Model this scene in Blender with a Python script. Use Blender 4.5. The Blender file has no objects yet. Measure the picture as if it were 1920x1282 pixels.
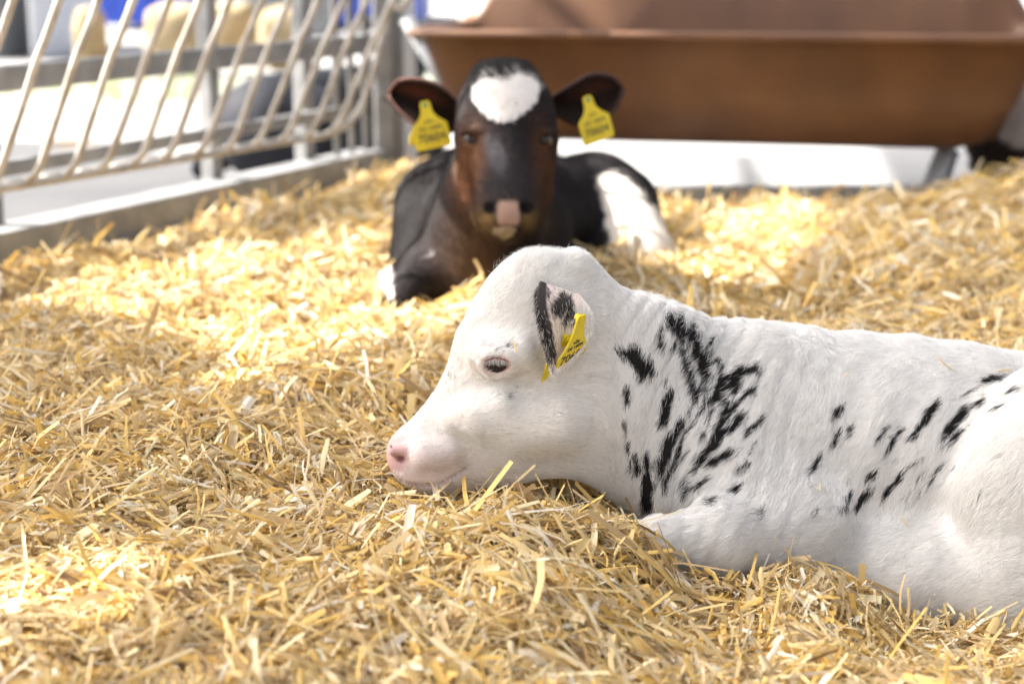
import bpy, math, random
import numpy as np
from mathutils import Vector, Matrix
random.seed(7)
RNG = np.random.default_rng(7)
SC = bpy.context.scene
C = SC.collection

# ------------------------------------------------------------------ camera
CAM_H = 0.55
PITCH = math.radians(12.7)
FPX = 3200.0
cam_d = bpy.data.cameras.new('camera')
cam_d.sensor_width = 36.0
cam_d.lens = 36.0 * FPX / 1920.0
cam_d.clip_start = 0.05
cam_d.clip_end = 600.0
cam_d.dof.use_dof = True
cam_d.dof.focus_distance = 1.74
cam_d.dof.aperture_fstop = 4.0
cam = bpy.data.objects.new('camera', cam_d)
C.objects.link(cam)
cam.location = (0, 0, CAM_H)
cam.rotation_euler = (math.pi / 2 - PITCH, 0, 0)
SC.camera = cam

# ------------------------------------------------------------------ world, sun, exposure
SUN = np.array([-0.735, 0.10, 0.67]); SUN = SUN / np.linalg.norm(SUN)
elev = math.asin(SUN[2]); azim = math.atan2(SUN[0], SUN[1])
world = bpy.data.worlds.new('World'); SC.world = world
world.use_nodes = True
wn = world.node_tree; wn.nodes.clear()
sky = wn.nodes.new('ShaderNodeTexSky'); sky.sky_type = 'NISHITA'; sky.sun_disc = False
sky.sun_elevation = elev; sky.sun_rotation = azim; sky.dust_density = 6.0; sky.air_density = 0.6
sky.ozone_density = 0.2
bg = wn.nodes.new('ShaderNodeBackground'); bg.inputs['Strength'].default_value = 0.11
wo = wn.nodes.new('ShaderNodeOutputWorld')
hz = wn.nodes.new('ShaderNodeHueSaturation'); hz.inputs['Saturation'].default_value = 0.45   # thin bright haze
wn.links.new(sky.outputs[0], hz.inputs['Color']); wn.links.new(hz.outputs[0], bg.inputs[0]); wn.links.new(bg.outputs[0], wo.inputs[0])
sun_d = bpy.data.lights.new('sun', 'SUN'); sun_d.energy = 4.8; sun_d.angle = math.radians(0.53)
sun_d.color = (1.0, 0.95, 0.89)
sun = bpy.data.objects.new('sun', sun_d); C.objects.link(sun)
sun.rotation_euler = Vector(SUN).to_track_quat('Z', 'Y').to_euler()
sun.location = (-4, 2, 6)
SC.view_settings.view_transform = 'Standard'
SC.view_settings.look = 'None'
SC.view_settings.exposure = 2.08
SC.view_settings.gamma = 1.0
SC.cycles.use_denoising = True
SC.cycles.max_bounces = 8
SC.cycles.transparent_max_bounces = 8

# ------------------------------------------------------------------ pixel <-> world
Fv = np.array([0, math.cos(PITCH), -math.sin(PITCH)])
Uv = np.array([0, math.sin(PITCH), math.cos(PITCH)])
CAM = np.array([0, 0, CAM_H])

def ray(u, v):
    a = (u - 960) / FPX; b = (641 - v) / FPX
    return Fv + a * np.array([1.0, 0, 0]) + b * Uv

def W(u, v, y):
    d = ray(u, v)
    return CAM + d * (y / d[1])

def G(u, v, z=0.0):
    d = ray(u, v)
    return CAM + d * ((z - CAM_H) / d[2])

def R(px, y):
    return px / FPX * y * 1.03

def plane_hit(u, v, P, N):
    d = ray(u, v)
    return CAM + d * (np.dot(P - CAM, N) / np.dot(d, N))

def proj(P):
    r = P - CAM
    dep = r @ Fv
    return 960 + FPX * r[:, 0] / dep, 641 - FPX * (r @ Uv) / dep

# ------------------------------------------------------------------ materials
def new_mat(name):
    m = bpy.data.materials.new(name); m.use_nodes = True
    return m, m.node_tree, m.node_tree.nodes['Principled BSDF']

def noise_mat(name, c1, c2, scale=8.0, rough=0.7, bump=0.0, metal=0.0, detail=6.0, spec=0.5, dist=0.002, stretch=None, bscale=None):
    m, nt, b = new_mat(name)
    tc = nt.nodes.new('ShaderNodeTexCoord')
    src = tc.outputs['Object']
    if stretch:
        mp = nt.nodes.new('ShaderNodeMapping'); mp.inputs['Scale'].default_value = stretch
        nt.links.new(src, mp.inputs[0]); src = mp.outputs[0]
    n = nt.nodes.new('ShaderNodeTexNoise'); n.inputs['Scale'].default_value = scale; n.inputs['Detail'].default_value = detail
    nt.links.new(src, n.inputs['Vector'])
    cr = nt.nodes.new('ShaderNodeValToRGB')
    cr.color_ramp.elements[0].position = 0.35; cr.color_ramp.elements[1].position = 0.68
    cr.color_ramp.elements[0].color = (*c1, 1); cr.color_ramp.elements[1].color = (*c2, 1)
    nt.links.new(n.outputs[0], cr.inputs[0]); nt.links.new(cr.outputs[0], b.inputs['Base Color'])
    b.inputs['Roughness'].default_value = rough; b.inputs['Metallic'].default_value = metal
    b.inputs['Specular IOR Level'].default_value = spec
    if bump > 0:
        n2 = nt.nodes.new('ShaderNodeTexNoise'); n2.inputs['Scale'].default_value = bscale or scale * 6; n2.inputs['Detail'].default_value = 4
        nt.links.new(src, n2.inputs['Vector'])
        bp = nt.nodes.new('ShaderNodeBump'); bp.inputs['Strength'].default_value = bump; bp.inputs['Distance'].default_value = dist
        nt.links.new(n2.outputs[0], bp.inputs['Height']); nt.links.new(bp.outputs[0], b.inputs['Normal'])
    return m

def attr_mat(name, rough=0.6, trans=0.0, spec=0.3, tint=None, sss=0.0, bump=0.0):
    m, nt, b = new_mat(name)
    at = nt.nodes.new('ShaderNodeAttribute'); at.attribute_name = 'Col'
    nt.links.new(at.outputs['Color'], b.inputs['Base Color'])
    b.inputs['Roughness'].default_value = rough; b.inputs['Specular IOR Level'].default_value = spec
    if sss > 0:
        b.inputs['Subsurface Weight'].default_value = sss
        b.inputs['Subsurface Radius'].default_value = (0.01, 0.004, 0.003)
        b.inputs['Subsurface Scale'].default_value = 1.0
    if bump > 0:
        tc = nt.nodes.new('ShaderNodeTexCoord')
        n2 = nt.nodes.new('ShaderNodeTexNoise'); n2.inputs['Scale'].default_value = 900; n2.inputs['Detail'].default_value = 3
        nt.links.new(tc.outputs['Object'], n2.inputs['Vector'])
        bp = nt.nodes.new('ShaderNodeBump'); bp.inputs['Strength'].default_value = bump; bp.inputs['Distance'].default_value = 0.0006
        nt.links.new(n2.outputs[0], bp.inputs['Height']); nt.links.new(bp.outputs[0], b.inputs['Normal'])
    if trans > 0:
        tr = nt.nodes.new('ShaderNodeBsdfTranslucent')
        nt.links.new(at.outputs['Color'], tr.inputs['Color'])
        mx = nt.nodes.new('ShaderNodeMixShader'); mx.inputs[0].default_value = trans
        nt.links.new(b.outputs[0], mx.inputs[1]); nt.links.new(tr.outputs[0], mx.inputs[2])
        nt.links.new(mx.outputs[0], nt.nodes['Material Output'].inputs[0])
    return m

def flat_mat(name, c, rough=0.5, spec=0.5, metal=0.0):
    m, nt, b = new_mat(name)
    b.inputs['Base Color'].default_value = (*c, 1); b.inputs['Roughness'].default_value = rough
    b.inputs['Specular IOR Level'].default_value = spec; b.inputs['Metallic'].default_value = metal
    return m

M = {}
M['galv'] = noise_mat('galvanised_steel', (0.19, 0.19, 0.19), (0.30, 0.30, 0.29), 14, 0.62, 0.15, 0.25)
M['rod'] = noise_mat('rack_rod_paint', (0.32, 0.285, 0.235), (0.55, 0.52, 0.47), 22, 0.6, 0.2, 0.0)
M['tub'] = noise_mat('brown_plastic', (0.105, 0.045, 0.019), (0.155, 0.070, 0.028), 5, 0.50, 0.12, 0.0, bscale=90)
M['dark_steel'] = noise_mat('weathered_steel', (0.16, 0.165, 0.17), (0.26, 0.265, 0.27), 12, 0.6, 0.1, 0.2)
M['concrete'] = noise_mat('pale_concrete', (0.24, 0.24, 0.235), (0.31, 0.305, 0.295), 1.6, 0.9, 0.2, bscale=40)
M['yellow'] = noise_mat('yellow_tag_plastic', (0.62, 0.47, 0.006), (0.68, 0.54, 0.012), 60, 0.45, 0.05)
M['ink'] = flat_mat('tag_ink', (0.03, 0.03, 0.035), 0.6)
M['green'] = flat_mat('green_pin', (0.03, 0.22, 0.12), 0.5)
M['eye'] = noise_mat('eye_dark', (0.008, 0.007, 0.008), (0.02, 0.018, 0.02), 120, 0.16, 0, spec=0.5)
M['skin'] = attr_mat('coat_skin', 0.7, 0, 0.2, bump=0.4)
M['fur'] = attr_mat('coat_hair', 0.6, 0.18, 0.3)
M['fur_dark'] = attr_mat('dark_coat_hair', 0.42, 0.08, 0.22)
M['straw'] = attr_mat('straw_stalks', 0.48, 0.28, 0.4)
M['blue'] = noise_mat('blue_sheet', (0.02, 0.06, 0.42), (0.03, 0.09, 0.50), 1.5, 0.5, 0.1)
M['bale'] = noise_mat('bale_straw', (0.34, 0.25, 0.13), (0.56, 0.44, 0.26), 9, 0.9, 0.9, dist=0.02, stretch=(1, 1, 4))
M['hutch'] = noise_mat('white_plastic', (0.66, 0.68, 0.71), (0.74, 0.75, 0.77), 3, 0.45, 0.05)
M['roof'] = noise_mat('shade_sheet', (0.30, 0.31, 0.32), (0.42, 0.43, 0.44), 3, 0.6, 0.1)
M['bed'] = noise_mat('bedding_base', (0.12, 0.075, 0.03), (0.28, 0.18, 0.07), 60, 0.9, 0.8, dist=0.01)
M['grassm'] = noise_mat('grass_green', (0.10, 0.14, 0.04), (0.20, 0.22, 0.08), 30, 0.9)
M['dirt'] = noise_mat('dirt_stain', (0.22, 0.16, 0.11), (0.36, 0.30, 0.24), 9, 0.9)

# ------------------------------------------------------------------ object helpers
def tag(o, label=None, cat=None, group=None, kind=None):
    if label: o['label'] = label
    if cat: o['category'] = cat
    if group: o['group'] = group
    if kind: o['kind'] = kind
    return o

def empty(name, loc, label=None, cat=None, group=None):
    o = bpy.data.objects.new(name, None); C.objects.link(o); o.location = loc
    o.empty_display_size = 0.05
    return tag(o, label, cat, group)

def mesh_obj(name, V, Fc, mat, parent=None, col=None, smooth=True):
    me = bpy.data.meshes.new(name)
    V = np.asarray(V, dtype=np.float64)
    if parent is not None:
        V = V - np.array(parent.location)
    if isinstance(Fc, np.ndarray):
        nf, k = Fc.shape
        me.vertices.add(len(V)); me.vertices.foreach_set('co', V.astype(np.float32).ravel())
        me.loops.add(nf * k); me.loops.foreach_set('vertex_index', Fc.astype(np.int32).ravel())
        me.polygons.add(nf)
        me.polygons.foreach_set('loop_start', np.arange(0, nf * k, k, dtype=np.int32))
        me.update(calc_edges=True)
    else:
        me.from_pydata([tuple(p) for p in V], [], [tuple(f) for f in Fc]); me.update()
    if smooth:
        me.polygons.foreach_set('use_smooth', np.ones(len(me.polygons), dtype=bool))
    if col is not None:
        a = me.color_attributes.new('Col', 'FLOAT_COLOR', 'POINT')
        cc = np.ones((len(V), 4), np.float32); cc[:, :3] = col
        a.data.foreach_set('color', cc.ravel())
    me.materials.append(mat)
    o = bpy.data.objects.new(name, me); C.objects.link(o)
    if parent is not None: o.parent = parent
    return o

def box(c, s, axes=None):
    """oriented box: centre, full sizes, axes rows"""
    A = np.eye(3) if axes is None else np.array(axes, float)
    V = []
    for dx in (-.5, .5):
        for dy in (-.5, .5):
            for dz in (-.5, .5):
                V.append(np.array(c) + A[0] * dx * s[0] + A[1] * dy * s[1] + A[2] * dz * s[2])
    Fc = [(0, 1, 3, 2), (4, 6, 7, 5), (0, 4, 5, 1), (2, 3, 7, 6), (0, 2, 6, 4), (1, 5, 7, 3)]
    return V, Fc

def join(parts):
    V = []; Fc = []
    for v, f in parts:
        k = len(V); V += [tuple(p) for p in v]; Fc += [tuple(i + k for i in q) for q in f]
    return V, Fc

def bevel(o, w=0.003, seg=2):
    m = o.modifiers.new('bevel', 'BEVEL'); m.width = w; m.segments = seg; m.limit_method = 'ANGLE'
    for p in o.data.polygons: p.use_smooth = False
    return o

def tube(pts, rad, seg=10, caps=True):
    pts = np.array(pts, float); n = len(pts)
    rad = np.full(n, rad) if np.isscalar(rad) else np.array(rad)
    V = []; Fc = []
    T = np.gradient(pts, axis=0); T /= np.linalg.norm(T, axis=1)[:, None] + 1e-12
    ref = np.array([0, 0, 1.0]) if abs(T[0][2]) < 0.8 else np.array([0, 1.0, 0])
    nrm = np.cross(T[0], ref); nrm /= np.linalg.norm(nrm)
    for i in range(n):
        nrm = nrm - T[i] * np.dot(nrm, T[i]); nrm /= np.linalg.norm(nrm)
        b = np.cross(T[i], nrm)
        for k in range(seg):
            a = 2 * math.pi * k / seg
            V.append(pts[i] + rad[i] * (math.cos(a) * nrm + math.sin(a) * b))
    for i in range(n - 1):
        for k in range(seg):
            k2 = (k + 1) % seg
            Fc.append((i * seg + k, i * seg + k2, (i + 1) * seg + k2, (i + 1) * seg + k))
    if caps:
        Fc.append(tuple(reversed(range(seg)))); Fc.append(tuple((n - 1) * seg + k for k in range(seg)))
    return V, Fc

def smoothline(pts, n=6):
    pts = np.array(pts, float); out = []
    P = np.vstack([2 * pts[0] - pts[1], pts, 2 * pts[-1] - pts[-2]])
    for i in range(1, len(P) - 2):
        for k in range(n):
            t = k / n
            out.append(0.5 * ((2 * P[i]) + (-P[i - 1] + P[i + 1]) * t + (2 * P[i - 1] - 5 * P[i] + 4 * P[i + 1] - P[i + 2]) * t * t + (-P[i - 1] + 3 * P[i] - 3 * P[i + 1] + P[i + 2]) * t ** 3))
    out.append(pts[-1])
    return np.array(out)

# ------------------------------------------------------------------ implicit bodies
class Cone:
    """rounded cone, radii ra, rb, stretched along the axis `ax` by factor k (half width = r*k)"""
    def __init__(s, A, B, ra, rb, k=1.0, ax=1, blend=0.02, sub=False):
        s.A = np.array(A, np.float32); s.B = np.array(B, np.float32); s.ra = ra; s.rb = rb
        s.k = k; s.ax = ax; s.blend = blend; s.sub = sub
    def f(s, P):
        sc = np.ones(3, np.float32); sc[s.ax] = 1.0 / s.k
        A = s.A; B = s.B
        d = (P - A); ab = (B - A)
        # stretch measured from the centreline
        dd = d * sc; ab2 = ab * sc
        L = float(ab2 @ ab2) + 1e-12
        t = np.clip((dd @ ab2) / L, 0, 1)
        q = dd - t[:, None] * ab2
        r = s.ra + (s.rb - s.ra) * t
        return (np.sqrt((q * q).sum(1)) - r) * min(1.0, s.k) 

def sdf(prims, P, disp=None):
    P = P.astype(np.float32)
    out = np.full(len(P), 1.0, np.float32)
    for c in prims:
        v = c.f(P)
        if c.sub:
            k = c.blend; h = np.clip(0.5 - 0.5 * (v + out) / k, 0, 1)
            out = out * (1 - h) + (-v) * h + k * h * (1 - h)
        else:
            k = c.blend; h = np.clip(0.5 + 0.5 * (out - v) / k, 0, 1)
            out = out * (1 - h) + v * h - k * h * (1 - h)
    if disp is not None:
        out = out + disp(P)
    return out

def grad(fn, P, e=0.001):
    g = np.zeros((len(P), 3), np.float32)
    for i in range(3):
        d = np.zeros(3, np.float32); d[i] = e
        g[:, i] = (fn(P + d) - fn(P - d)) / (2 * e)
    return g

def surface_nets(fn, lo, hi, h):
    lo = np.array(lo); n = np.ceil((np.array(hi) - lo) / h).astype(int) + 1
    xs = [lo[i] + h * np.arange(n[i]) for i in range(3)]
    val = np.empty(tuple(n), np.float32)
    for i in range(n[0]):
        yy, zz = np.meshgrid(xs[1], xs[2], indexing='ij')
        P = np.stack([np.full(yy.size, xs[0][i]), yy.ravel(), zz.ravel()], 1)
        val[i] = fn(P).reshape(n[1], n[2])
    ins = val < 0
    c = np.zeros(tuple(n - 1), np.int8)
    acc = np.zeros(tuple(n - 1) + (3,), np.float32); cnt = np.zeros(tuple(n - 1), np.float32)
    sl = lambda o, ax: slice(o, n[ax] - 1 + o)
    corners = [(i, j, k) for i in (0, 1) for j in (0, 1) for k in (0, 1)]
    for a in corners:
        for ax in range(3):
            if a[ax] == 1: continue
            b = list(a); b[ax] = 1
            va = val[sl(a[0], 0), sl(a[1], 1), sl(a[2], 2)]; vb = val[sl(b[0], 0), sl(b[1], 1), sl(b[2], 2)]
            cr = (va < 0) != (vb < 0)
            t = np.where(cr, va / np.where(cr, va - vb, 1), 0)
            for q in range(3):
                acc[..., q] += np.where(cr, (t if q == ax else a[q]), 0)
            cnt += cr
    act = cnt > 0
    idx = np.full(act.shape, -1, np.int64); idx[act] = np.arange(act.sum())
    ijk = np.argwhere(act)
    V = lo + h * (ijk + acc[act] / cnt[act][:, None])
    Fs = []
    for ax in range(3):
        a1, a2 = (ax + 1) % 3, (ax + 2) % 3
        s0 = [slice(1, n[0] - 1)] * 3
        S = [slice(1, n[q] - 1) for q in range(3)]; S[ax] = slice(0, n[ax] - 1)
        S2 = list(S); S2[ax] = slice(1, n[ax])
        A = ins[tuple(S)]; B = ins[tuple(S2)]
        cr = A != B
        w = np.argwhere(cr); off = np.array([s.start for s in S]); w = w + off
        flip = A[cr]
        def g(d1, d2):
            q = w.copy(); q[:, a1] += d1; q[:, a2] += d2
            return idx[q[:, 0], q[:, 1], q[:, 2]]
        quad = np.stack([g(-1, -1), g(0, -1), g(0, 0), g(-1, 0)], 1)
        quad[~flip] = quad[~flip][:, ::-1]
        Fs.append(quad)
    return V, np.concatenate(Fs)

def subdivide(V, Fq):
    E = np.concatenate([np.stack([Fq[:, i], Fq[:, (i + 1) % 4]], 1) for i in range(4)])
    Es = np.sort(E, 1); key = Es[:, 0] * (len(V) + 1) + Es[:, 1]
    uk, first, inv = np.unique(key, return_index=True, return_inverse=True)
    Em = V[Es[first]].mean(1); Fm = V[Fq].mean(1)
    nV = len(V); nE = len(Em); m = len(Fq)
    e = [nV + inv[i * m:(i + 1) * m] for i in range(4)]; fc = nV + nE + np.arange(m)
    out = [np.stack([Fq[:, i], e[i], fc, e[(i + 3) % 4]], 1) for i in range(4)]
    return np.vstack([V, Em, Fm]), np.concatenate(out)

def project(fn, V, it=3):
    for _ in range(it):
        g = grad(fn, V); f = fn(V); L = (g * g).sum(1) + 1e-6
        st = (f / L)[:, None] * g
        m = np.linalg.norm(st, axis=1); k = np.minimum(1, 0.004 / (m + 1e-9))
        V = V - st * k[:, None]
    return V

def raymarch(fn, u, v, t0=0.8, t1=4.5):
    d = ray(u, v); d = d / np.linalg.norm(d); t = t0
    for _ in range(200):
        p = CAM + d * t; f = float(fn(p[None])[0])
        if f < 0.0003: break
        t += max(0.0005, f * 0.7)
        if t > t1: break
    return CAM + d * t

def vnoise(P, s, seed=0):
    """smooth value noise in 3-D"""
    Q = np.asarray(P, np.float64) * s + 100.0 + seed * 13.7
    i = np.floor(Q).astype(np.int64); f = Q - i; f = f * f * (3 - 2 * f)
    def hsh(a):
        h = (a[:, 0] * 73856093) ^ (a[:, 1] * 19349663) ^ (a[:, 2] * 83492791) ^ (seed * 9781)
        h = (h ^ (h >> 13)) * 1274126177 & 0xffffffff
        return ((h ^ (h >> 16)) & 0xffff) / 65535.0
    r = 0
    for dx in (0, 1):
        for dy in (0, 1):
            for dz in (0, 1):
                w = (f[:, 0] if dx else 1 - f[:, 0]) * (f[:, 1] if dy else 1 - f[:, 1]) * (f[:, 2] if dz else 1 - f[:, 2])
                r = r + w * hsh(i + np.array([dx, dy, dz]))
    return r

def sstep(a, b, x):
    t = np.clip((x - a) / (b - a), 0, 1); return t * t * (3 - 2 * t)

def hair_obj(name, roots, dirs, norms, length, rad, col, parent, nseg=4, lift=0.35, mat=None):
    """hair strands as a curves object; lift = how far strands stand off the skin"""
    n = len(roots)
    hc = bpy.data.hair_curves.new(name)
    hc.add_curves([nseg] * n)
    pts = np.zeros((n, nseg, 3), np.float32)
    base = roots - np.array(parent.location)
    for k in range(nseg):
        t = k / (nseg - 1)
        lf = lift * (t - 0.45 * t * t)
        pts[:, k] = base + dirs * (length * t)[:, None] + norms * (length * lf)[:, None]
    hc.attributes['position'].data.foreach_set('vector', pts.ravel()) if 'position' in hc.attributes else hc.position_data.foreach_set('vector', pts.ravel())
    ra = hc.attributes.get('radius') or hc.attributes.new('radius', 'FLOAT', 'POINT')
    prof = np.array([1.0, 0.9, 0.65, 0.15]) if nseg == 4 else np.linspace(1, .15, nseg)
    ra.data.foreach_set('value', (rad[:, None] * prof[None]).astype(np.float32).ravel())
    ca = hc.attributes.new('Col', 'FLOAT_COLOR', 'CURVE')
    cc = np.ones((n, 4), np.float32); cc[:, :3] = col
    ca.data.foreach_set('color', cc.ravel())
    hc.materials.append(mat or M['fur'])
    o = bpy.data.objects.new(name, hc); C.objects.link(o); o.parent = parent
    return o

def sample_faces(V, Fq, n, weight=None):
    a = V[Fq[:, 0]]; b = V[Fq[:, 1]]; c = V[Fq[:, 2]]; d = V[Fq[:, 3]]
    area = 0.5 * np.linalg.norm(np.cross(c - a, d - b), axis=1)
    if weight is not None: area = area * weight
    f = RNG.choice(len(Fq), n, p=area / area.sum())
    s = RNG.random((n, 1)); t = RNG.random((n, 1))
    return (a[f] * (1 - s) + b[f] * s) * (1 - t) + (d[f] * (1 - s) + c[f] * s) * t

class Group:
    """several cones melted tightly together, then joined to the rest with a wider blend"""
    def __init__(s, cones, blend, inner=0.012): s.cones = cones; s.blend = blend; s.sub = False; s.inner = inner
    def f(s, P):
        out = None
        for c in s.cones:
            v = c.f(P)
            if out is None: out = v
            else:
                k = s.inner; h = np.clip(0.5 + 0.5 * (out - v) / k, 0, 1); out = out * (1 - h) + v * h - k * h * (1 - h) * 0.6
        return out
def chain(pts, blend=0.02, ax=1, inner=0.012):
    """pts: (u, v, y, r_px, half_width_factor)"""
    out = []
    S = smoothline(pts, 2) if len(pts) > 2 else np.array(pts, float)
    for p, q in zip(S[:-1], S[1:]):
        out.append(Cone(W(*p[:3]), W(*q[:3]), R(p[3], p[2]), R(q[3], q[2]), 0.5 * (p[4] + q[4]), ax, blend))
    return [Group(out, blend, inner)]

# ================================================================== THE SETTING
def bed_h(x, y):
    P = np.stack([x, y, np.zeros_like(x)], 1)
    h = 0.030 * (vnoise(P, 3.2, 1) - 0.5) + 0.034 * (vnoise(P, 8.0, 2) - 0.5) + 0.018 * (vnoise(P, 19.0, 3) - 0.5)
    h = h - 0.045 * np.exp(-(np.maximum(x - fence_x(y) - 0.02, 0) / 0.10) ** 2)
    h = h - 0.026 * np.exp(-((x + 0.06) ** 2 / 0.012 + (y - 1.69) ** 2 / 0.008))
    h = h + 0.030 * np.exp(-((x - 0.125) ** 2 / 0.0022 + (y - 1.60) ** 2 / 0.0030))
    # hollow the white calf lies in, and the lower foreground beside it
    h = h - 0.070 * sstep(-0.02, 0.18, x) * (1 - sstep(1.72, 1.95, y))
    h = h - 0.05 * sstep(0.26, 0.42, x) * (1 - sstep(1.62, 1.80, y)) * sstep(1.30, 1.5, y)
    h = h + 0.085 * np.exp(-((x - 1.32) ** 2 / 0.07 + (y - 3.9) ** 2 / 0.16))
    h = h - 0.015 * np.exp(-((x - 0.75) ** 2 / 0.10 + (y - 3.95) ** 2 / 0.04))
    h = h - 0.02 * np.exp(-((x - 0.45) ** 2 / 0.12 + (y - 3.9) ** 2 / 0.1))
    h = h + 0.03 * np.exp(-((x + 0.75) ** 2 / 0.10 + (y - 2.1) ** 2 / 0.25))
    h = h - 0.02 * np.exp(-((x + 0.1) ** 2 / 0.10 + (y - 2.75) ** 2 / 0.10))
    return h

# ground: one sheet of pale concrete to the horizon
# fence line on the left
FA = G(0, 446, 0.05)[:2]; FB = G(575, 319, 0.05)[:2]
FD = (FB - FA) / np.linalg.norm(FB - FA); FN = np.array([FD[1], -FD[0]])   # along, inward
def fence_x(y): return FA[0] + FD[0] / FD[1] * (y - FA[1])
FD3 = np.array([*FD, 0]); FN3 = np.array([*FN, 0]); Z3 = np.array([0, 0, 1.0])
def fence_pt(s, off, z): 
    q = FA + FD * s + FN * off
    return np.array([q[0], q[1], z])
def fence_s(u, v, off):
    p = plane_hit(u, v, fence_pt(0, off, 0), FN3)
    return float((p[:2] - FA) @ FD), p[2]
BACK_Y = 3.93
def back_y(x): return np.interp(x, [-0.6, -0.1, 0.22], [4.62, 4.40, BACK_Y])
# ground: one sheet of pale concrete to the horizon, open where the pen is bedded
ins_ = [(fence_x(0.25), 0.25), (1.98, 0.25), (1.98, BACK_Y), (0.2, BACK_Y), (-0.2, 4.45), (fence_x(4.6), 4.6)]
out_ = [(-250, -60), (250, -60), (250, 420), (60, 420), (-60, 420), (-250, 420)]
gv = [(x, y, -0.06) for x, y in ins_ + out_]
gf = [(k, (k + 1) % 6, 6 + (k + 1) % 6, 6 + k)[::-1] for k in range(6)]
tag(mesh_obj('ground', gv, gf, M['concrete'], smooth=False), 'pale sunlit concrete yard around the calf pen', 'ground', kind='structure')

# bedding base sheet inside the pen
nx, ny = 150, 190
V = []
for k_ in range(ny):
    tq = k_ / (ny - 1); x1 = 2.0; yv = 0.25 + tq * (4.62 - 0.25); x0 = fence_x(yv) + 0.01
    xx = np.linspace(x0, x1, nx)
    yy_ = np.minimum(np.full(nx, yv), back_y(xx) + 0.01); V.append(np.stack([xx, yy_, bed_h(xx, yy_) - 0.006], 1))
V = np.concatenate(V)
i, j = np.meshgrid(np.arange(ny - 1), np.arange(nx - 1), indexing='ij')
a = (i * nx + j).ravel()
tag(mesh_obj('bedding_floor', V, np.stack([a, a + 1, a + nx + 1, a + nx], 1), M['bed']), 'packed straw layer under the loose stalks', 'bedding', kind='structure')

# ---- fence
fence = empty('pen_fence', fence_pt(0.5, 0, 0), 'grey galvanised pen fence with base beam and one rail on the left', 'fence')
def fbar(name, s0, s1, off, z, w, h, mat='galv', par=fence, bev=0.004):
    c = fence_pt((s0 + s1) / 2, off, z)
    v, f = box(c, (s1 - s0, w, h), (FD3, FN3, Z3))
    return bevel(mesh_obj(name, v, f, M[mat], par), bev)
s_end, _ = fence_s(735, 200, 0)
fbar('base_beam', -2.2, s_end - 0.035, -0.045, 0.010, 0.09, 0.095)
fbar('ground_strip', -2.2, s_end - 0.05, 0.012, -0.030, 0.02, 0.06, 'dark_steel')
_, zr0 = fence_s(0, 142, -0.03)
_, zr1 = fence_s(500, 108, -0.03)
zr = 0.5 * (zr0 + zr1)
fbar('rail', -2.2, s_end - 0.03, -0.045, zr, 0.03, 0.048)
for u, wd in ((16, 0.030), (432, 0.038), (606, 0.045)):
    s, _ = fence_s(u, 200, -0.03)
    v, f = box(fence_pt(s, -0.085, 0.50), (wd, 0.035, 1.08), (FD3, FN3, Z3))
    bevel(mesh_obj('post', v, f, M['galv'], fence), 0.004)
for s in (-0.9, -1.9):
    v, f = box(fence_pt(s, -0.085, 0.50), (0.038, 0.035, 1.08), (FD3, FN3, Z3))
    bevel(mesh_obj('post', v, f, M['galv'], fence), 0.004)
for u in (640, 668, 694):
    s, _ = fence_s(u, 200, -0.03)
    v, f = tube([fence_pt(s, -0.045, 0.055), fence_pt(s, -0.045, 0.6), fence_pt(s, -0.045, 1.01)], 0.009)
    mesh_obj('upright', v, f, M['galv'], fence)
fbar('top_rail', -2.2, s_end - 0.03, -0.045, 1.03, 0.03, 0.045)
cp = plane_hit(722, 200, fence_pt(0, -0.03, 0), FN3)
corner = empty('corner_post', (cp[0], cp[1], -0.06), 'thick grey steel corner post where fence meets the back opening', 'post')
v, f = box((cp[0], cp[1], 0.7), (0.055, 0.055, 1.5)); bevel(mesh_obj('column', v, f, M['galv'], corner), 0.006)
v, f = box((cp[0] + 0.040, cp[1] - 0.005, 0.7), (0.022, 0.03, 1.5)); bevel(mesh_obj('hinge_plate', v, f, M['dark_steel'], corner), 0.003)
v, f = box((cp[0], cp[1], -0.045), (0.14, 0.14, 0.02)); bevel(mesh_obj('foot_plate', v, f, M['dark_steel'], corner), 0.003)
for zz in (0.19, 0.62):
    v, f = tube([(cp[0] - 0.005, cp[1] - 0.045, zz), (cp[0] - 0.005, cp[1] - 0.027, zz)], 0.010, 6)
    mesh_obj('bolt', v, f, M['dark_steel'], corner, smooth=False)
p = W(768, 200, 4.62)
gp = empty('gate_post', (p[0], p[1], -0.06), 'slim pale steel post just right of the corner post', 'post')
v, f = box((p[0], p[1], 0.7), (0.035, 0.035, 1.5)); bevel(mesh_obj('column', v, f, M['hutch'], gp), 0.005)
v, f = box((p[0], p[1], -0.048), (0.10, 0.10, 0.02)); bevel(mesh_obj('foot_plate', v, f, M['dark_steel'], gp), 0.003)

# ---- back sill
v, f = box((1.25, BACK_Y + 0.035, -0.012), (2.1, 0.03, 0.085)); 
tag(bevel(mesh_obj('back_sill', v, f, M['dark_steel']), 0.003), 'low dark steel sill closing the straw bed under the trough', 'sill')

# ---- hay rack (slanting rods with hooked feet)
rack = empty('hay_rack', fence_pt(0.4, 0.08, 0.1), 'pale hay rack of slanting rods hanging on the left fence', 'hay rack')
OFF = 0.10
nodes = [(49, 343), (118, 331), (182, 322), (245, 311), (301, 301), (363, 290), (418, 284), (472, 276), (522, 266), (570, 257), (616, 250)]
ss = [fence_s(u, v, OFF) for u, v in nodes]
sa = np.array([q[0] for q in ss]); za = np.array([q[1] for q in ss])
kfit = np.polyfit(np.arange(len(sa)), sa, 2)
zfit = np.polyfit(sa, za, 1)
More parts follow.
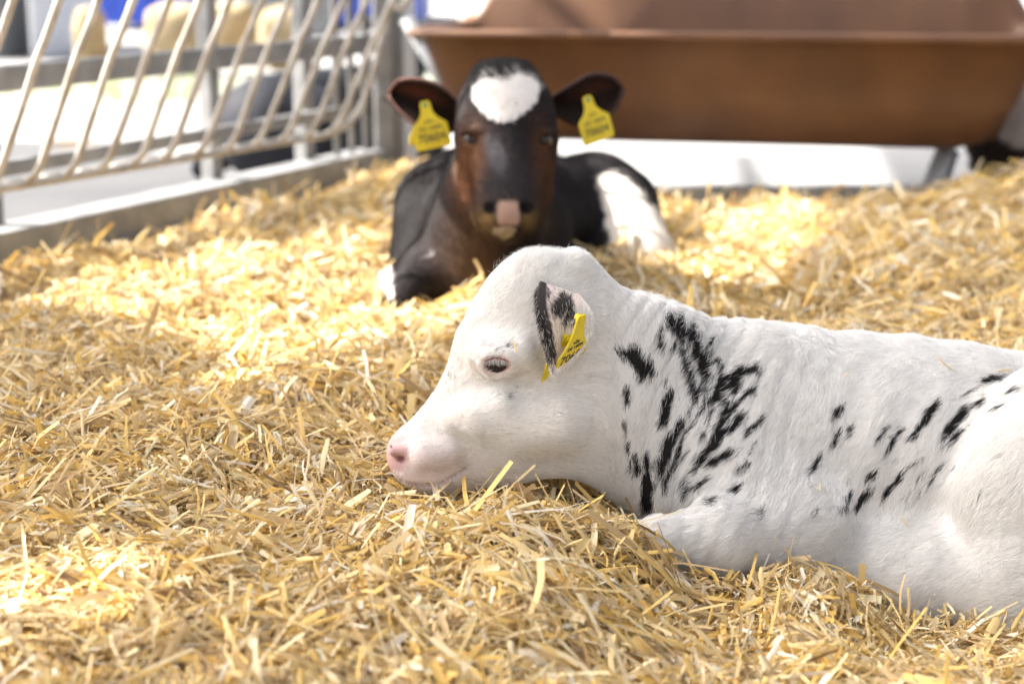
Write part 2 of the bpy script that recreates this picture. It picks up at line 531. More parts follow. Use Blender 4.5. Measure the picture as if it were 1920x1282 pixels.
# profile of one rod in (inward, up) coordinates
def rod_profile(pix):
    s0, z0 = fence_s(pix[0][0], pix[0][1], OFF)
    N = FD3
    P0 = fence_pt(s0, OFF, z0); out = []
    for u, v in pix:
        q = plane_hit(u, v, P0, N); out.append((float((q[:2] - P0[:2]) @ FN), q[2] - z0))
    return np.array(out)
pf = (rod_profile([(118, 331), (137, 312), (150, 285), (182, 195), (211, 105), (255, 0)]) +
      rod_profile([(245, 311), (266, 290), (279, 262), (311, 170), (339, 92), (374, 0)]) ) / 2
print('rod profile', pf.round(3).tolist(), 's', sa.round(3).tolist(), 'z', za.round(3).tolist())
top = pf[-1]; dirt = (pf[-1] - pf[-3]); dirt /= np.linalg.norm(dirt)
L = (1.00 - zfit[1] - top[1]) / dirt[1]
prof = [(-0.055, -0.004)] + [(-0.02, -0.008)] + [tuple(q) for q in pf] + [tuple(top + dirt * L)]
SP = float(np.mean(np.diff(sa)))
rod_s = [sa[0] + k * SP for k in range(-26, 0)] + list(sa)
for k, s in enumerate(rod_s):
    z0 = np.polyval(zfit, max(s, -0.2)) if s > -0.2 else np.polyval(zfit, -0.2)
    dx = 0.004 * math.sin(k * 2.3)
    pts = [fence_pt(s + dx * (q[1] > 0.05), OFF + q[0], z0 + q[1]) for q in prof]
    v, f = tube(smoothline(pts, 5), 0.0071, 12)
    mesh_obj('rod', v, f, M['rod'], rack)
zz = lambda s: np.polyval(zfit, max(s, -0.2))
pts = [fence_pt(s, OFF, zz(s) - 0.003) for s in np.linspace(rod_s[0], rod_s[-1], 30)]
e = rod_s[-1]
for q in [(0.03, 0.005, 0.004), (0.06, 0.02, 0.018), (0.08, 0.04, 0.05), (0.085, 0.07, 0.12), (0.085, 0.13, 0.30), (0.085, top[0], top[1]), (0.085, prof[-1][0], prof[-1][1])]:
    pts.append(fence_pt(e + q[0], OFF + q[1], zz(e) + q[2]))
v, f = tube(smoothline(pts, 4), 0.0080, 12); mesh_obj('rim_rod', v, f, M['rod'], rack)
v, f = tube([fence_pt(s, OFF - 0.052, zz(s) - 0.006) for s in np.linspace(rod_s[0], rod_s[-1], 8)], 0.007, 10)
mesh_obj('foot_rod', v, f, M['rod'], rack)
v, f = tube([fence_pt(s, OFF + prof[-1][0], zz(s) + prof[-1][1]) for s in np.linspace(rod_s[0] - 0.05, rod_s[-1] + 0.09, 8)], 0.011, 10)
mesh_obj('top_rod', v, f, M['rod'], rack)
_, zlow = fence_s(250, 275, 0.0)
v, f = box(fence_pt(-0.3, 0.005, zlow), (3.2, 0.02, 0.028), (FD3, FN3, Z3)); bevel(mesh_obj('carrier_bar', v, f, M['galv'], rack), 0.003)

# ---- unseen roof added above the view, its gaps cut to place the sun patches
RZ = 4.3
def to_roof(p):
    t = (RZ - p[2]) / SUN[2]; return (p[0] + SUN[0] * t, p[1] + SUN[1] * t)
holes = [  # openings shaped after the wanted sun patches
    [G(*q) for q in [(-150, 520), (0, 520), (250, 515), (420, 470), (570, 440), (700, 455)]] + [np.array([-0.02, 3.25, 0]), np.array([0.24, 3.1, 0]), np.array([0.25, 2.72, 0])] +
        [G(*q) for q in [(880, 600), (860, 650), (830, 700), (740, 760), (560, 800), (450, 770), (480, 700), (300, 650), (100, 600), (-150, 585)]],
    [G(*q) for q in [(1235, 375), (1330, 400), (1390, 365), (1560, 395), (1600, 440), (1540, 500), (1440, 570), (1270, 555), (1200, 470)]],
    [G(*q) for q in [(-150, 1130), (0, 1150), (200, 1105), (330, 1090), (430, 1150), (330, 1210), (160, 1282), (100, 1400), (-150, 1400)]],
]
def inpoly(x, y, poly):
    r = np.zeros(len(x), bool); n = len(poly); j = n - 1
    for i in range(n):
        xi, yi = poly[i][:2]; xj, yj = poly[j][:2]
        c = ((yi > y) != (yj > y)) & (x < (xj - xi) * (y - yi) / (yj - yi + 1e-9) + xi); r ^= c; j = i
    return r
cell = 0.02
gx, gy = np.meshgrid(np.arange(-2.2, 2.6, cell), np.arange(0.0, 5.8, cell), indexing='ij')   # measured on the pen floor
q = np.stack([gx.ravel(), gy.ravel()], 1) + cell / 2
edge = [(-2.2, 0.0), (2.6, 0.0), (2.6, 4.0), (0.95, 4.0), (0.75, 3.85), (0.30, 3.75), (0.05, 3.55), (-0.25, 3.42), (-0.62, 3.10), (-1.2, 2.85), (-2.2, 2.6)]
cover = inpoly(q[:, 0], q[:, 1], edge)
for h in holes: cover &= ~inpoly(q[:, 0], q[:, 1], h)
cover |= inpoly(q[:, 0], q[:, 1], [(-0.52, 3.16), (-0.05, 3.28), (0.22, 3.42), (0.25, 4.1), (-0.1, 4.2), (-0.42, 3.7)])
cover &= (np.abs(q[:, 0]) < 0.34 * q[:, 1] + 0.30) & (q[:, 1] > 0.75)
cover |= inpoly(q[:, 0], q[:, 1], [(0.88, 3.9), (2.6, 3.9), (2.6, 5.6), (1.12, 5.6)])  # more sheet added to shade the yard behind the trough
cover |= inpoly(q[:, 0], q[:, 1], [(0.48, 3.7), (0.54, 3.7), (0.71, 5.4), (0.63, 5.4)])
cover |= inpoly(q[:, 0], q[:, 1], [G(u, v, -0.06) for u, v in [(-220, 236), (60, 232), (170, 262), (300, 296), (410, 288), (560, 300), (420, 350), (0, 450), (-220, 500)]])
cover &= ~inpoly(q[:, 0], q[:, 1], [(0.24, 2.58), (0.31, 2.58), (0.33, 2.80), (0.24, 2.80)])
for h in ([(0.80, 3.6), (2.6, 3.6), (2.6, 4.5), (0.72, 4.5)], [(0.49, 3.7), (0.58, 3.7), (0.53, 4.5), (0.44, 4.5)]): cover |= inpoly(q[:, 0], q[:, 1], h)
cover = cover.reshape(gx.shape)
sh = np.array(to_roof((0, 0, 0)))
ii, jj = np.nonzero(cover)
nyv = gx.shape[1] + 1
X, Y = np.meshgrid(-2.2 + cell * np.arange(gx.shape[0] + 1), cell * np.arange(gx.shape[1] + 1), indexing='ij')
VR = np.stack([X.ravel() + sh[0], Y.ravel() + sh[1], np.full(X.size, RZ)], 1)
k0 = ii * nyv + jj; FR = np.stack([k0, k0 + nyv, k0 + nyv + 1, k0 + 1], 1)
used = np.unique(FR); remap = np.full(len(VR), -1); remap[used] = np.arange(len(used))
roof = empty('shade_roof', (-4.6, 2.0, RZ), 'unseen grey roof added above the pen, cut to shape sun patches and shade', 'roof')
ro = mesh_obj('shade_sheet', VR[used], remap[FR], M['roof'], roof, smooth=False)
md = ro.modifiers.new('thickness', 'SOLIDIFY'); md.thickness = 0.012
for x, y in ((-6.9, 2.6), (-4.9, 5.6), (-4.5, 0.9)):
    v, f = box((x, y, RZ / 2 - 0.04), (0.12, 0.12, RZ + 0.05)); bevel(mesh_obj('post', v, f, M['galv'], roof), 0.006)

# ---- feed trough
ta = math.radians(-13)
T0 = np.array([0.535, 4.26, 0.0]); TX = np.array([math.cos(ta), math.sin(ta), 0]); TY = np.array([-math.sin(ta), math.cos(ta), 0])
trough = empty('feed_trough', (T0[0], T0[1], -0.06), 'long brown plastic feed trough with high back on a grey stand', 'trough')
def ring(hx, hy0, hy1, z, n=72, r=0.07, zf=None):
    """rounded rectangle ring; hy0 = front, hy1 = back offset"""
    out = []
    for k in range(n):
        t = 2 * math.pi * k / n
        c, s = math.cos(t), math.sin(t); p = 0.20
        x = hx * np.sign(c) * abs(c) ** p
        yy = np.sign(s) * abs(s) ** p
        y = (hy0 + hy1) / 2 + (hy1 - hy0) / 2 * yy
        zz = z if zf is None else zf(x / hx, yy, z)
        out.append(T0 + TX * x + TY * y + Z3 * zz)
    return out
def ztop(x, y, z):
    b = float(sstep(-0.75, 1.0, np.array(y))); e = 1 - float(sstep(0.80, 1.0, np.array(abs(x))))
    return z + 0.19 * b * e
ZB, ZT = 0.112, 0.380
rings = [ring(0.562, -0.152, 0.175, ZB), ring(0.614, -0.193, 0.211, ZB + 0.015), ring(0.684, -0.234, 0.246, ZB + 0.11, zf=lambda x, y, z: z + 0.35 * (ztop(x, y, 0))),
         ring(0.731, -0.252, 0.263, ZT - 0.025, zf=ztop), ring(0.760, -0.281, 0.287, ZT - 0.022, zf=ztop), ring(0.766, -0.288, 0.292, ZT - 0.01, zf=ztop), ring(0.760, -0.284, 0.289, ZT, zf=ztop),
         ring(0.728, -0.252, 0.260, ZT + 0.001, zf=ztop), ring(0.716, -0.240, 0.252, ZT - 0.012, zf=ztop), ring(0.684, -0.222, 0.234, ZB + 0.12, zf=lambda x, y, z: z + 0.35 * ztop(x, y, 0)), ring(0.643, -0.175, 0.193, ZB + 0.022), ring(0.585, -0.129, 0.140, ZB + 0.014)]
V = [p for r in rings for p in r]; n = 72; Fc = []
for i in range(len(rings) - 1):
    for k in range(n):
        k2 = (k + 1) % n; Fc.append((i * n + k, i * n + k2, (i + 1) * n + k2, (i + 1) * n + k))
Fc.append(tuple(reversed(range(n)))); Fc.append(tuple((len(rings) - 1) * n + k for k in range(n)))
mesh_obj('tub', V, Fc, M['tub'], trough)
for sx in (-1, 1):
    for sy in (-1, 1):
        a = T0 + TX * (0.54 * sx) + TY * (0.02 + 0.13 * sy) + Z3 * (ZB - 0.005); b = T0 + TX * (0.60 * sx - 0.09 * sx) + TY * (0.02 + 0.20 * sy) + Z3 * -0.06
        b = T0 + TX * (0.49 * sx) + TY * (0.02 + 0.20 * sy) + Z3 * -0.06
        ax = (b - a) / np.linalg.norm(b - a); ay = np.cross(Z3, ax); ay /= np.linalg.norm(ay); az = np.cross(ax, ay)
        v, f = box((a + b) / 2, (np.linalg.norm(b - a), 0.035, 0.03), (ax, ay, az)); bevel(mesh_obj('leg', v, f, M['dark_steel'], trough), 0.003)
# slanting side brace seen left of the tub
a = W(812, 120, 4.5); b = W(868, 215, 4.5)
a = a + (a - b) * 0.9; b = b + (b - a) * 0.45
v, f = tube([a, b], 0.02, 12); mesh_obj('brace', v, f, M['dark_steel'], trough)

# ---- far background
c = W(530, 60, 14.5)
blue = empty('storage_container', (-1.9, 14.6, -0.06), 'bright blue container far behind the fence', 'container')
v, f = box((-2.15, 15.6, 0.72), (2.75, 2.0, 1.45)); bevel(mesh_obj('body', v, f, M['blue'], blue), 0.02)
v, f = join([box((-2.15 + k * 0.16 - 1.25, 14.59, 0.72), (0.05, 0.02, 1.3)) for k in range(16)])
mesh_obj('rib_panel', v, f, M['blue'], blue, smooth=False)
def blob(name, c, s, mat, parent=None, n=28, bump=0.06, seed=1, p=0.7):
    V = []; Fc = []; m = n // 2
    for i in range(m + 1):
        for k in range(n):
            a = math.pi * i / m - math.pi / 2; b = 2 * math.pi * k / n
            q = np.array([math.cos(a) ** p * np.sign(math.cos(b)) * abs(math.cos(b)) ** p if abs(math.cos(a)) > 1e-6 else 0, (abs(math.cos(a)) ** p) * np.sign(math.sin(b)) * abs(math.sin(b)) ** p if abs(math.cos(a)) > 1e-6 else 0, np.sign(math.sin(a)) * abs(math.sin(a)) ** p])
            V.append(q)
    V = np.array(V, float); V = V * (1 + bump * (vnoise(V, 4, seed) - 0.5)[:, None] * 2)
    V = V * np.array(s) / 2 + np.array(c)
    for i in range(m):
        for k in range(n):
            k2 = (k + 1) % n; Fc.append((i * n + k, i * n + k2, (i + 1) * n + k2, (i + 1) * n + k))
    return mesh_obj(name, V, Fc, mat, parent)
bl = [((132, 172), 9.0, 0.35, 0.42, 'small pale straw bale farthest left beyond the fence'),
      ((262, 372), 9.0, 0.37, 0.40, 'rounded straw bale in front of the blue container, between the first two posts'),
      ((385, 470), 9.8, 0.36, 0.42, 'straw bale half hidden behind the second fence post'),
      ((480, 570), 9.4, 0.34, 0.40, 'straw bale right of the second fence post')]
for (u0, u1), y, hh, dd, lab in bl:
    p0 = W(u0, 60, y); p1 = W(u1, 60, y)
    o = blob('straw_bale', ((p0[0] + p1[0]) / 2, y + 0.2, -0.06 + hh / 2), (p1[0] - p0[0], dd, hh), M['bale'], None, seed=int(u0), bump=0.05, p=0.5)
    tag(o, lab, 'bale', 'straw bales beyond the fence')
for (u0, u1), y, lab in [((-30, 62), 10.5, 'white calf hutch at the far left edge behind the rack'), ((68, 128), 11.5, 'second white calf hutch, right of the one at the edge')]:
    p0 = W(u0, 60, y); p1 = W(u1, 60, y); w = p1[0] - p0[0]
    h_ = empty('calf_hutch', ((p0[0] + p1[0]) / 2, y, -0.06), lab, 'hutch', 'calf hutches beyond the fence')
    xs = []; 
    for k in range(13):
        a = math.pi * k / 12; xs.append((-math.cos(a) * w / 2, 0.25 + 0.9 * math.sin(a)))
    xs = [(-w / 2, 0)] + xs + [(w / 2, 0)]; V = []; Fc = []; m = len(xs)
    for yy, sc in ((0, 1), (0.9, 1.0)):
        for x, z in xs: V.append(((p0[0] + p1[0]) / 2 + x, y + yy, z - 0.06))
    for k in range(m - 1): Fc.append((k, k + 1, m + k + 1, m + k))
    Fc.append(tuple(range(m, 2 * m)))
    so = mesh_obj('shell', V, Fc, M['hutch'], h_, smooth=False); sm = so.modifiers.new('s', 'SOLIDIFY'); sm.thickness = 0.02
# low wall strip
p0 = W(455, 20, 13.6); p1 = W(625, 20, 13.6)
v, f = box(((p0[0] + p1[0]) / 2, 13.7, 0.20), (p1[0] - p0[0], 0.3, 0.52)); tag(bevel(mesh_obj('crate', v, f, M['dark_steel']), 0.02), 'grey crate in front of the blue container', 'crate')
# grass strip and stain on the yard
def sheet(name, poly, z, mat, lab, cat):
    V = [(*G(u, v, z)[:2], z) for u, v in poly]
    return tag(mesh_obj(name, V, [tuple(range(len(V)))], mat, smooth=False), lab, cat, kind='structure')
def grass(name, x0, x1, y0, y1, n, lab):
    P = np.stack([RNG.uniform(x0, x1, n), RNG.uniform(y0, y1, n), np.full(n, -0.06)], 1)
    P = P[vnoise(P, 2.2, 5) > 0.45]
    n = len(P); hh = RNG.uniform(0.03, 0.08, n); a = RNG.uniform(0, 6.28, n)
    w = np.stack([np.cos(a), np.sin(a), np.zeros(n)], 1) * 0.006
    tip = P + np.stack([RNG.normal(0, .02, n), RNG.normal(0, .02, n), hh], 1)
    V = np.stack([P - w, P + w, tip], 1).reshape(-1, 3)
    col = np.repeat(np.stack([RNG.uniform(.26, .42, n), RNG.uniform(.32, .42, n), RNG.uniform(.12, .2, n)], 1), 3, axis=0)
    return tag(mesh_obj(name, V, np.arange(3 * n).reshape(n, 3), M['straw'], None, col), lab, 'grass', kind='stuff')
grass('grass', -2.6, -0.2, 7.3, 8.7, 1300, 'thin dry grass growing across the yard behind the fence')
sheet('stain', [(105, 262), (150, 258), (190, 268), (170, 280), (120, 282), (95, 272)], -0.056, M['dirt'], 'brown damp stain on the concrete beyond the fence', 'stain')

# ================================================================== CALF ONE (white with black flecks)
YH = 1.75
p1 = []
# muzzle to poll
p1 += chain([(771, 851, YH, 47, 0.70), (806, 842, YH, 60, 0.64), (882, 797, YH, 88, 0.55), (972, 750, YH, 137, 0.45), (992, 657, YH, 131, 0.50), (1015, 582, YH, 92, 0.62)], 0.018)
p1 += chain([(1015, 582, YH, 92, 0.62), (1066, 566, YH + 0.01, 76, 0.58)], 0.02)
p1 += [Cone(W(1078, 503, YH), W(1086, 514, YH + 0.01), R(22, YH), R(20, YH), 1.0, 1, 0.014)]
# upper lip, jaw line, chin
p1 += chain([(786, 872, YH, 40, 0.80), (830, 866, YH, 42, 0.86)], 0.012)
p1 += chain([(806, 888, YH + 0.002, 33, 0.72), (845, 886, YH + 0.002, 34, 0.72), (925, 860, YH, 46, 0.8), (1005, 835, YH, 52, 0.9)], 0.012)
# jowl
p1 += [Cone(W(1010, 745, YH), W(1060, 772, YH), R(112, YH), R(90, YH), 0.62, 1, 0.03)]
# cheek muscle, facial crest, jaw edge
for s in (-1, 1):
    q = W(1015, 790, YH); p1.append(Cone(q + np.array([-0.015, s * 0.026, 0.004]), q + np.array([0.012, s * 0.029, 0.014]), 0.028, 0.030, 1.0, 1, 0.020))
    q = W(905, 742, YH); p1.append(Cone(q + np.array([0.020, s * 0.049, 0.004]), q + np.array([-0.030, s * 0.030, -0.018]), 0.007, 0.005, 1.0, 1, 0.024))
    q = W(800, 845, YH); p1.append(Cone(q + np.array([0.0, s * 0.020, 0.004]), q + np.array([0.022, s * 0.020, 0.006]), 0.016, 0.014, 1.0, 1, 0.012))
# brow over the near eye and far eye
for s in (-1, 1):
    q = W(930, 655, YH); p1.append(Cone(q + np.array([-0.012, s * 0.047, 0.004]), q + np.array([0.022, s * 0.049, 0.006]), 0.014, 0.013, 1.0, 1, 0.028))
    q = W(960, 760, YH); p1.append(Cone(q + np.array([-0.03, s * 0.036, -0.004]), q + np.array([0.05, s * 0.046, -0.01]), 0.013, 0.016, 1.0, 1, 0.03))
# neck
p1 += chain([(1050, 660, YH + .005, 116, 0.54), (1170, 715, YH + .03, 165, 0.52), (1290, 776, YH + .06, 178, 0.64), (1420, 812, YH + .08, 198, 0.78)], 0.022)
p1 += chain([(1165, 790, YH + .01, 88, 0.8), (1262, 865, YH + .02, 112, 0.9)], 0.05)
# torso
p1 += chain([(1420, 812, 1.84, 198, 0.80), (1600, 850, 1.85, 228, 0.98), (1780, 874, 1.86, 234, 1.02), (1960, 905, 1.87, 226, 1.0), (2090, 925, 1.86, 205, 1.0)], 0.03)
p1 += [Cone(W(1330, 880, 1.76), W(1440, 900, 1.77), R(105, 1.7), R(120, 1.7), 0.75, 1, 0.05)]
# shoulder blade and upper arm
p1 += [Cone(W(1430, 720, 1.80), W(1370, 880, 1.74), R(80, 1.75), R(80, 1.75), 0.75, 1, 0.03),
       Cone(W(1370, 900, 1.73), W(1500, 990, 1.72), R(75, 1.75), R(72, 1.75), 0.88, 1, 0.028)]
# belly between elbow and stifle
p1 += [Cone(W(1500, 985, 1.775), W(1760, 1010, 1.775), R(105, 1.75), R(115, 1.75), 0.8, 1, 0.05)]
# near foreleg, folded
p1 += [Cone(W(1490, 1005, 1.70), W(1350, 1012, 1.66), R(78, 1.7), R(60, 1.7), 0.8, 1, 0.045),
       Cone(W(1350, 1012, 1.66), W(1232, 1016, 1.645), R(60, 1.7), R(44, 1.7), 0.9, 1, 0.02),
       Cone(W(1232, 1022, 1.645), W(1360, 1078, 1.70), R(38, 1.7), R(26, 1.7), 0.9, 1, 0.015)]
# far foreleg
p1 += [Cone(W(1380, 1000, 1.90), W(1230, 1000, 1.90), R(58, 1.9), R(42, 1.9), 0.9, 1, 0.02)]
# haunch, stifle and hind shank
p1 += [Cone(W(1988, 925, 1.695), W(1985, 835, 1.74), R(203, 1.7), R(165, 1.7), 0.60, 1, 0.022),
       Cone(W(1990, 1000, 1.675), W(1950, 1075, 1.66), R(160, 1.7), R(120, 1.7), 0.55, 1, 0.014),
       Cone(W(1900, 1125, 1.68), W(1700, 1090, 1.70), R(75, 1.7), R(66, 1.7), 0.85, 1, 0.045),
       Cone(W(1700, 1090, 1.70), W(1560, 1080, 1.73), R(66, 1.7), R(56, 1.7), 0.85, 1, 0.05)]
p1 += [Cone(W(2180, 860, 1.95), W(2200, 1080, 1.9), 0.014, 0.012, 1.0, 1, 0.02)]
base1 = list(p1)
f_base1 = lambda P: sdf(base1, P)
EYE = raymarch(f_base1, 931, 683)
NOS = raymarch(f_base1, 750, 859)
print('eye', EYE, 'nostril', NOS)
for s in (0, 1):
    def mir(q):
        q = np.array(q, float).copy()
        if s: q[1] = 2 * YH - q[1]
        return q
    sg = -1 if s == 0 else 1
    ec = mir(EYE + np.array([0, 0.006, 0]))
    # socket, then lids as soft rolls
    p1.append(Cone(ec + np.array([-0.009, sg * 0.007, 0.001]), ec + np.array([0.009, sg * 0.008, 0.001]), 0.0098, 0.0098, 1.0, 1, 0.005, sub=True))
    th = np.linspace(0, 2 * math.pi, 13)
    for a, b in zip(th[:-1], th[1:]):
        r = lambda t: ec + np.array([0.0160 * math.cos(t), sg * (0.0045 + 0.0015 * math.sin(t)) + 0.0, 0.0112 * math.sin(t) + 0.000])
        up = math.sin(0.5 * (a + b)) > 0.1
        p1.append(Cone(r(a), r(b), 0.0042 if up else 0.0027, 0.0042 if up else 0.0027, 1.0, 1, 0.0045))
    # upper lid drooping over the ball
    p1.append(Cone(ec + np.array([-0.011, sg * 0.0052, 0.0085]), ec + np.array([0.011, sg * 0.0058, 0.0085]), 0.0045, 0.0045, 1, 1, 0.004))
    # nostril: a raised wing above a slanting comma-shaped slit
    nc = mir(NOS)
    p1.append(Cone(nc + np.array([-0.007, sg * 0.0005, 0.0085]), nc + np.array([0.004, sg * 0.000, 0.0095]), 0.0050, 0.0045, 1, 1, 0.008))
    p1.append(Cone(nc + np.array([0.004, sg * 0.000, 0.0095]), nc + np.array([0.0095, sg * 0.001, 0.003]), 0.0040, 0.0030, 1, 1, 0.005))
    p1.append(Cone(nc + np.array([-0.0075, sg * 0.0010, 0.0012]), nc + np.array([0.0015, -sg * 0.0010, -0.0012]), 0.0010, 0.0036, 1, 1, 0.002, sub=True))
    p1.append(Cone(nc + np.array([0.0015, -sg * 0.001, -0.0010]), nc + np.array([0.0055, sg * 0.001, 0.0055]), 0.0032, 0.0009, 1, 1, 0.002, sub=True))
# mouth slit
ml = [(752, 902), (775, 908), (800, 909), (826, 905), (848, 893), (868, 880), (884, 872)]
for s in (0, 1):
    mp = []
    for u, v in ml:
        q = raymarch(f_base1, u, v)
        if s: q[1] = 2 * YH - q[1]
        mp.append(q)
    for a, b in zip(mp[:-1], mp[1:]):
        p1.append(Cone(a, b, 0.0019, 0.0015, 1, 1, 0.004, sub=True))
def ell0(u, v, a, b, c, d): return np.hypot((u - a) / c, (v - b) / d)
def disp1(P):
    u, v = proj(P)
    w = sstep(1140, 1200, u) * (1 - sstep(1460, 1580, u))
    ph = (u - 0.42 * (1000 - v)) / 19.0 + 1.3 * np.sin(v / 90.0)
    wr = (np.abs(np.sin(ph * math.pi * 0.5)) ** 0.6 - 0.6) * -0.0032 * w * vnoise(P, 22, 4)
    # crease behind the elbow and soft muscle relief
    low = (vnoise(P, 9, 8) - 0.5) * 0.0026 * sstep(1080, 1250, u)
    rib = 0.0007 * np.sin((u + 0.45 * v) / 17.0) * sstep(1500, 1600, u) * (1 - sstep(1740, 1800, u))
    return (wr + low + rib).astype(np.float32)
f1 = lambda P: sdf(p1, P, disp1)
V1, F1 = surface_nets(f1, (-0.17, 1.52, -0.16), (0.80, 2.10, 0.36), 0.005)
V1, F1 = subdivide(V1, F1); V1 = project(f1, V1, 3)
fc_ = V1[F1].mean(1); uu_, vv_ = proj(fc_)
fine = ((uu_ < 800) & (vv_ > 780)) | (ell0(uu_, vv_, 930, 684, 44, 32) < 1)
Vn, Fn = subdivide(V1, F1[fine]); Fn_used = Fn
Vp_ = project(f1, Vn[len(V1):], 3); V1 = np.vstack([V1, Vp_]); F1 = np.vstack([F1[~fine], Fn])
print('calf1 verts', len(V1))
# keep head finer
SP1 = [  # streaks: u1,v1,u2,v2,half width,strength
 (1158,652,1188,666,9,.9),(1188,662,1212,690,19,1),(1236,626,1242,645,7,1),(1256,592,1276,624,10,1),(1275,598,1312,645,9,1),(1302,626,1330,700,13,1),
 (1280,638,1292,690,6,.9),(1290,682,1308,742,8,1),(1344,672,1356,684,6,1),(1362,704,1345,746,12,1),(1352,712,1420,688,8,1),(1395,690,1372,720,9,1),(1424,680,1430,698,4,1),
 (1415,722,1373,765,6,1),(1373,760,1330,840,8,1),(1340,764,1330,782,5,.9),(1395,775,1373,806,8,1),(1362,802,1313,866,9,1),(1434,778,1408,808,6,1),(1375,842,1338,866,9,1),
 (1405,862,1386,874,6,1),(1333,893,1312,910,7,1),(1298,909,1285,923,6,1),(1394,906,1378,915,5,1),(1352,932,1338,943,5,1),(1258,732,1245,784,11,1),(1175,727,1179,748,6,1),
 (1170,788,1176,808,4,.9),(1177,828,1181,846,5,1),(1190,852,1200,882,7,1),(1182,866,1190,886,5,.8),(1280,786,1240,862,9,1),(1262,815,1238,876,12,1),(1288,802,1266,864,5,1),
 (1275,846,1245,900,5,1),(1212,846,1212,884,6,1),(1213,892,1212,948,13,1),(1247,890,1247,916,4,.9),(1310,873,1280,897,2.5,.9),(1306,780,1300,800,3,.8),(1318,715,1330,730,5,.9),
 (1355,735,1366,752,7,1),(1380,735,1392,712,6,.9),(1430,952,1430,970,7,.45),(1583,757,1568,776,6,1),(1605,789,1597,814,4,1),(1575,803,1565,828,5,1),(1539,849,1529,877,5,1),
 (1670,797,1645,823,3.5,.95),(1695,803,1667,838,5,1),(1764,752,1713,816,7.5,1),(1818,763,1780,806,9,1),(1804,806,1790,820,7,1),(1766,818,1788,824,4,.8),(1834,729,1811,738,2.5,.9),
 (1853,746,1836,755,4,1),(1889,754,1865,765,3,1),(1889,709,1850,714,7,1),(1925,724,1895,728,4,1),(1646,882,1628,891,6,1),(1692,888,1658,928,7,1),(1730,857,1695,878,2.5,.9),
 (1777,863,1751,894,3.5,1),(1635,912,1606,945,7,1),(1597,920,1581,948,5,1),(1735,882,1725,890,3,.5),(1534,950,1527,964,4,.5),(1708,921,1697,928,2.5,.3),
 (926,658,932,654,3,.7),(948,648,958,652,3,.6),(953,741,955,748,3.5,.6),(965,720,968,727,3,.35),(838,706,850,710,4,.15),(733,836,734,838,2.2,.9)]
_r = np.random.default_rng(31)
def _band(t):
    P_ = np.array([(1262, 600), (1305, 655), (1345, 715), (1370, 745), (1335, 800), (1270, 850), (1215, 890)], float)
    k = t * (len(P_) - 1); i = min(int(k), len(P_) - 2); return P_[i] + (P_[i + 1] - P_[i]) * (k - i)
for _ in range(80):
    c_ = _band(_r.random()) + _r.normal(0, 30, 2); L_ = _r.uniform(4, 22); w_ = _r.uniform(1.5, 4.2)
    dx_, dy_ = (-0.45, 0.89) if c_[0] > 1230 else (-0.1, 1.0)
    SP1.append((c_[0], c_[1], c_[0] + dx_ * L_, c_[1] + dy_ * L_, w_, _r.uniform(.7, 1)))
for _ in range(16):
    c_ = np.array([_r.uniform(1540, 1900), 0]); c_[1] = 1010 - 0.62 * (c_[0] - 1540) + _r.normal(0, 35) ; L_ = _r.uniform(3, 14)
    SP1.append((c_[0], c_[1], c_[0] - .58 * L_, c_[1] + .8 * L_, _r.uniform(1.2, 2.6), _r.uniform(.4, .9)))
def spot1(u, v, jit=0.0, rng=RNG):
    n = len(u)
    if jit:
        a = rng.normal(0, 3.6, n) * jit; b = rng.normal(0, 1.4, n) * jit
        dx, dz = flow_px(u, v)
        u = u + dx * a - dz * b; v = v + dz * a + dx * b
    best = np.zeros(n)
    fx_, fy_ = flow_px(u, v)
    al = (u * fx_ + v * fy_); ac = (-u * fy_ + v * fx_)
    wob = vnoise(np.stack([al / 15.0, ac / 5.0, 0 * u], 1), 1.0, 71) * 1.15 + 0.38
    wob2 = (vnoise(np.stack([al / 60.0, ac / 9.0, 0 * u], 1), 1.0, 72) - .5) * 5
    for (a, b, c, d, w, s) in SP1:
        ab = np.array([c - a, d - b], float); L = ab @ ab + 1e-9
        t = np.clip(((u - a) * ab[0] + (v - b) * ab[1]) / L, 0, 1)
        dd = np.hypot(u - a - t * ab[0], v - b - t * ab[1])
        best = np.maximum(best, s * np.clip((w * 0.9 * wob + min(1, w / 8) * wob2 - dd) / 2.2 + 0.5, 0, 1))
    return best
def flow_px(u, v):
    """hair direction in picture px (right, down)"""
    hx = u - 700.0; hy = (v - 880.0) * 0.9
    L = np.hypot(hx, hy) + 1; hx /= L; hy /= L
    w = sstep(1080, 1190, u)
    w2 = sstep(1220, 1330, u)
    bx = -0.18 * (1 - w2) - 0.58 * w2; by = 0.98 * (1 - w2) + 0.80 * w2
    w3 = sstep(940, 1010, v) * sstep(1100, 1200, u)
    bx = bx * (1 - w3) - 0.95 * w3; by = by * (1 - w3) + 0.3 * w3
    x = hx * (1 - w) + bx * w; y = hy * (1 - w) + by * w
    L = np.hypot(x, y) + 1e-9
    return x / L, y / L
def ell(u, v, cu_, cv_, a, b, rot=0.0):
    c, s = math.cos(rot), math.sin(rot); x = u - cu_; y = v - cv_
    return np.hypot((x * c + y * s) / a, (-x * s + y * c) / b)
WHITE = np.array([0.86, 0.845, 0.815]); BLACK = np.array([0.020, 0.016, 0.015])
def lerp(a, b, t): return a * (1 - t[:, None]) + b * t[:, None]
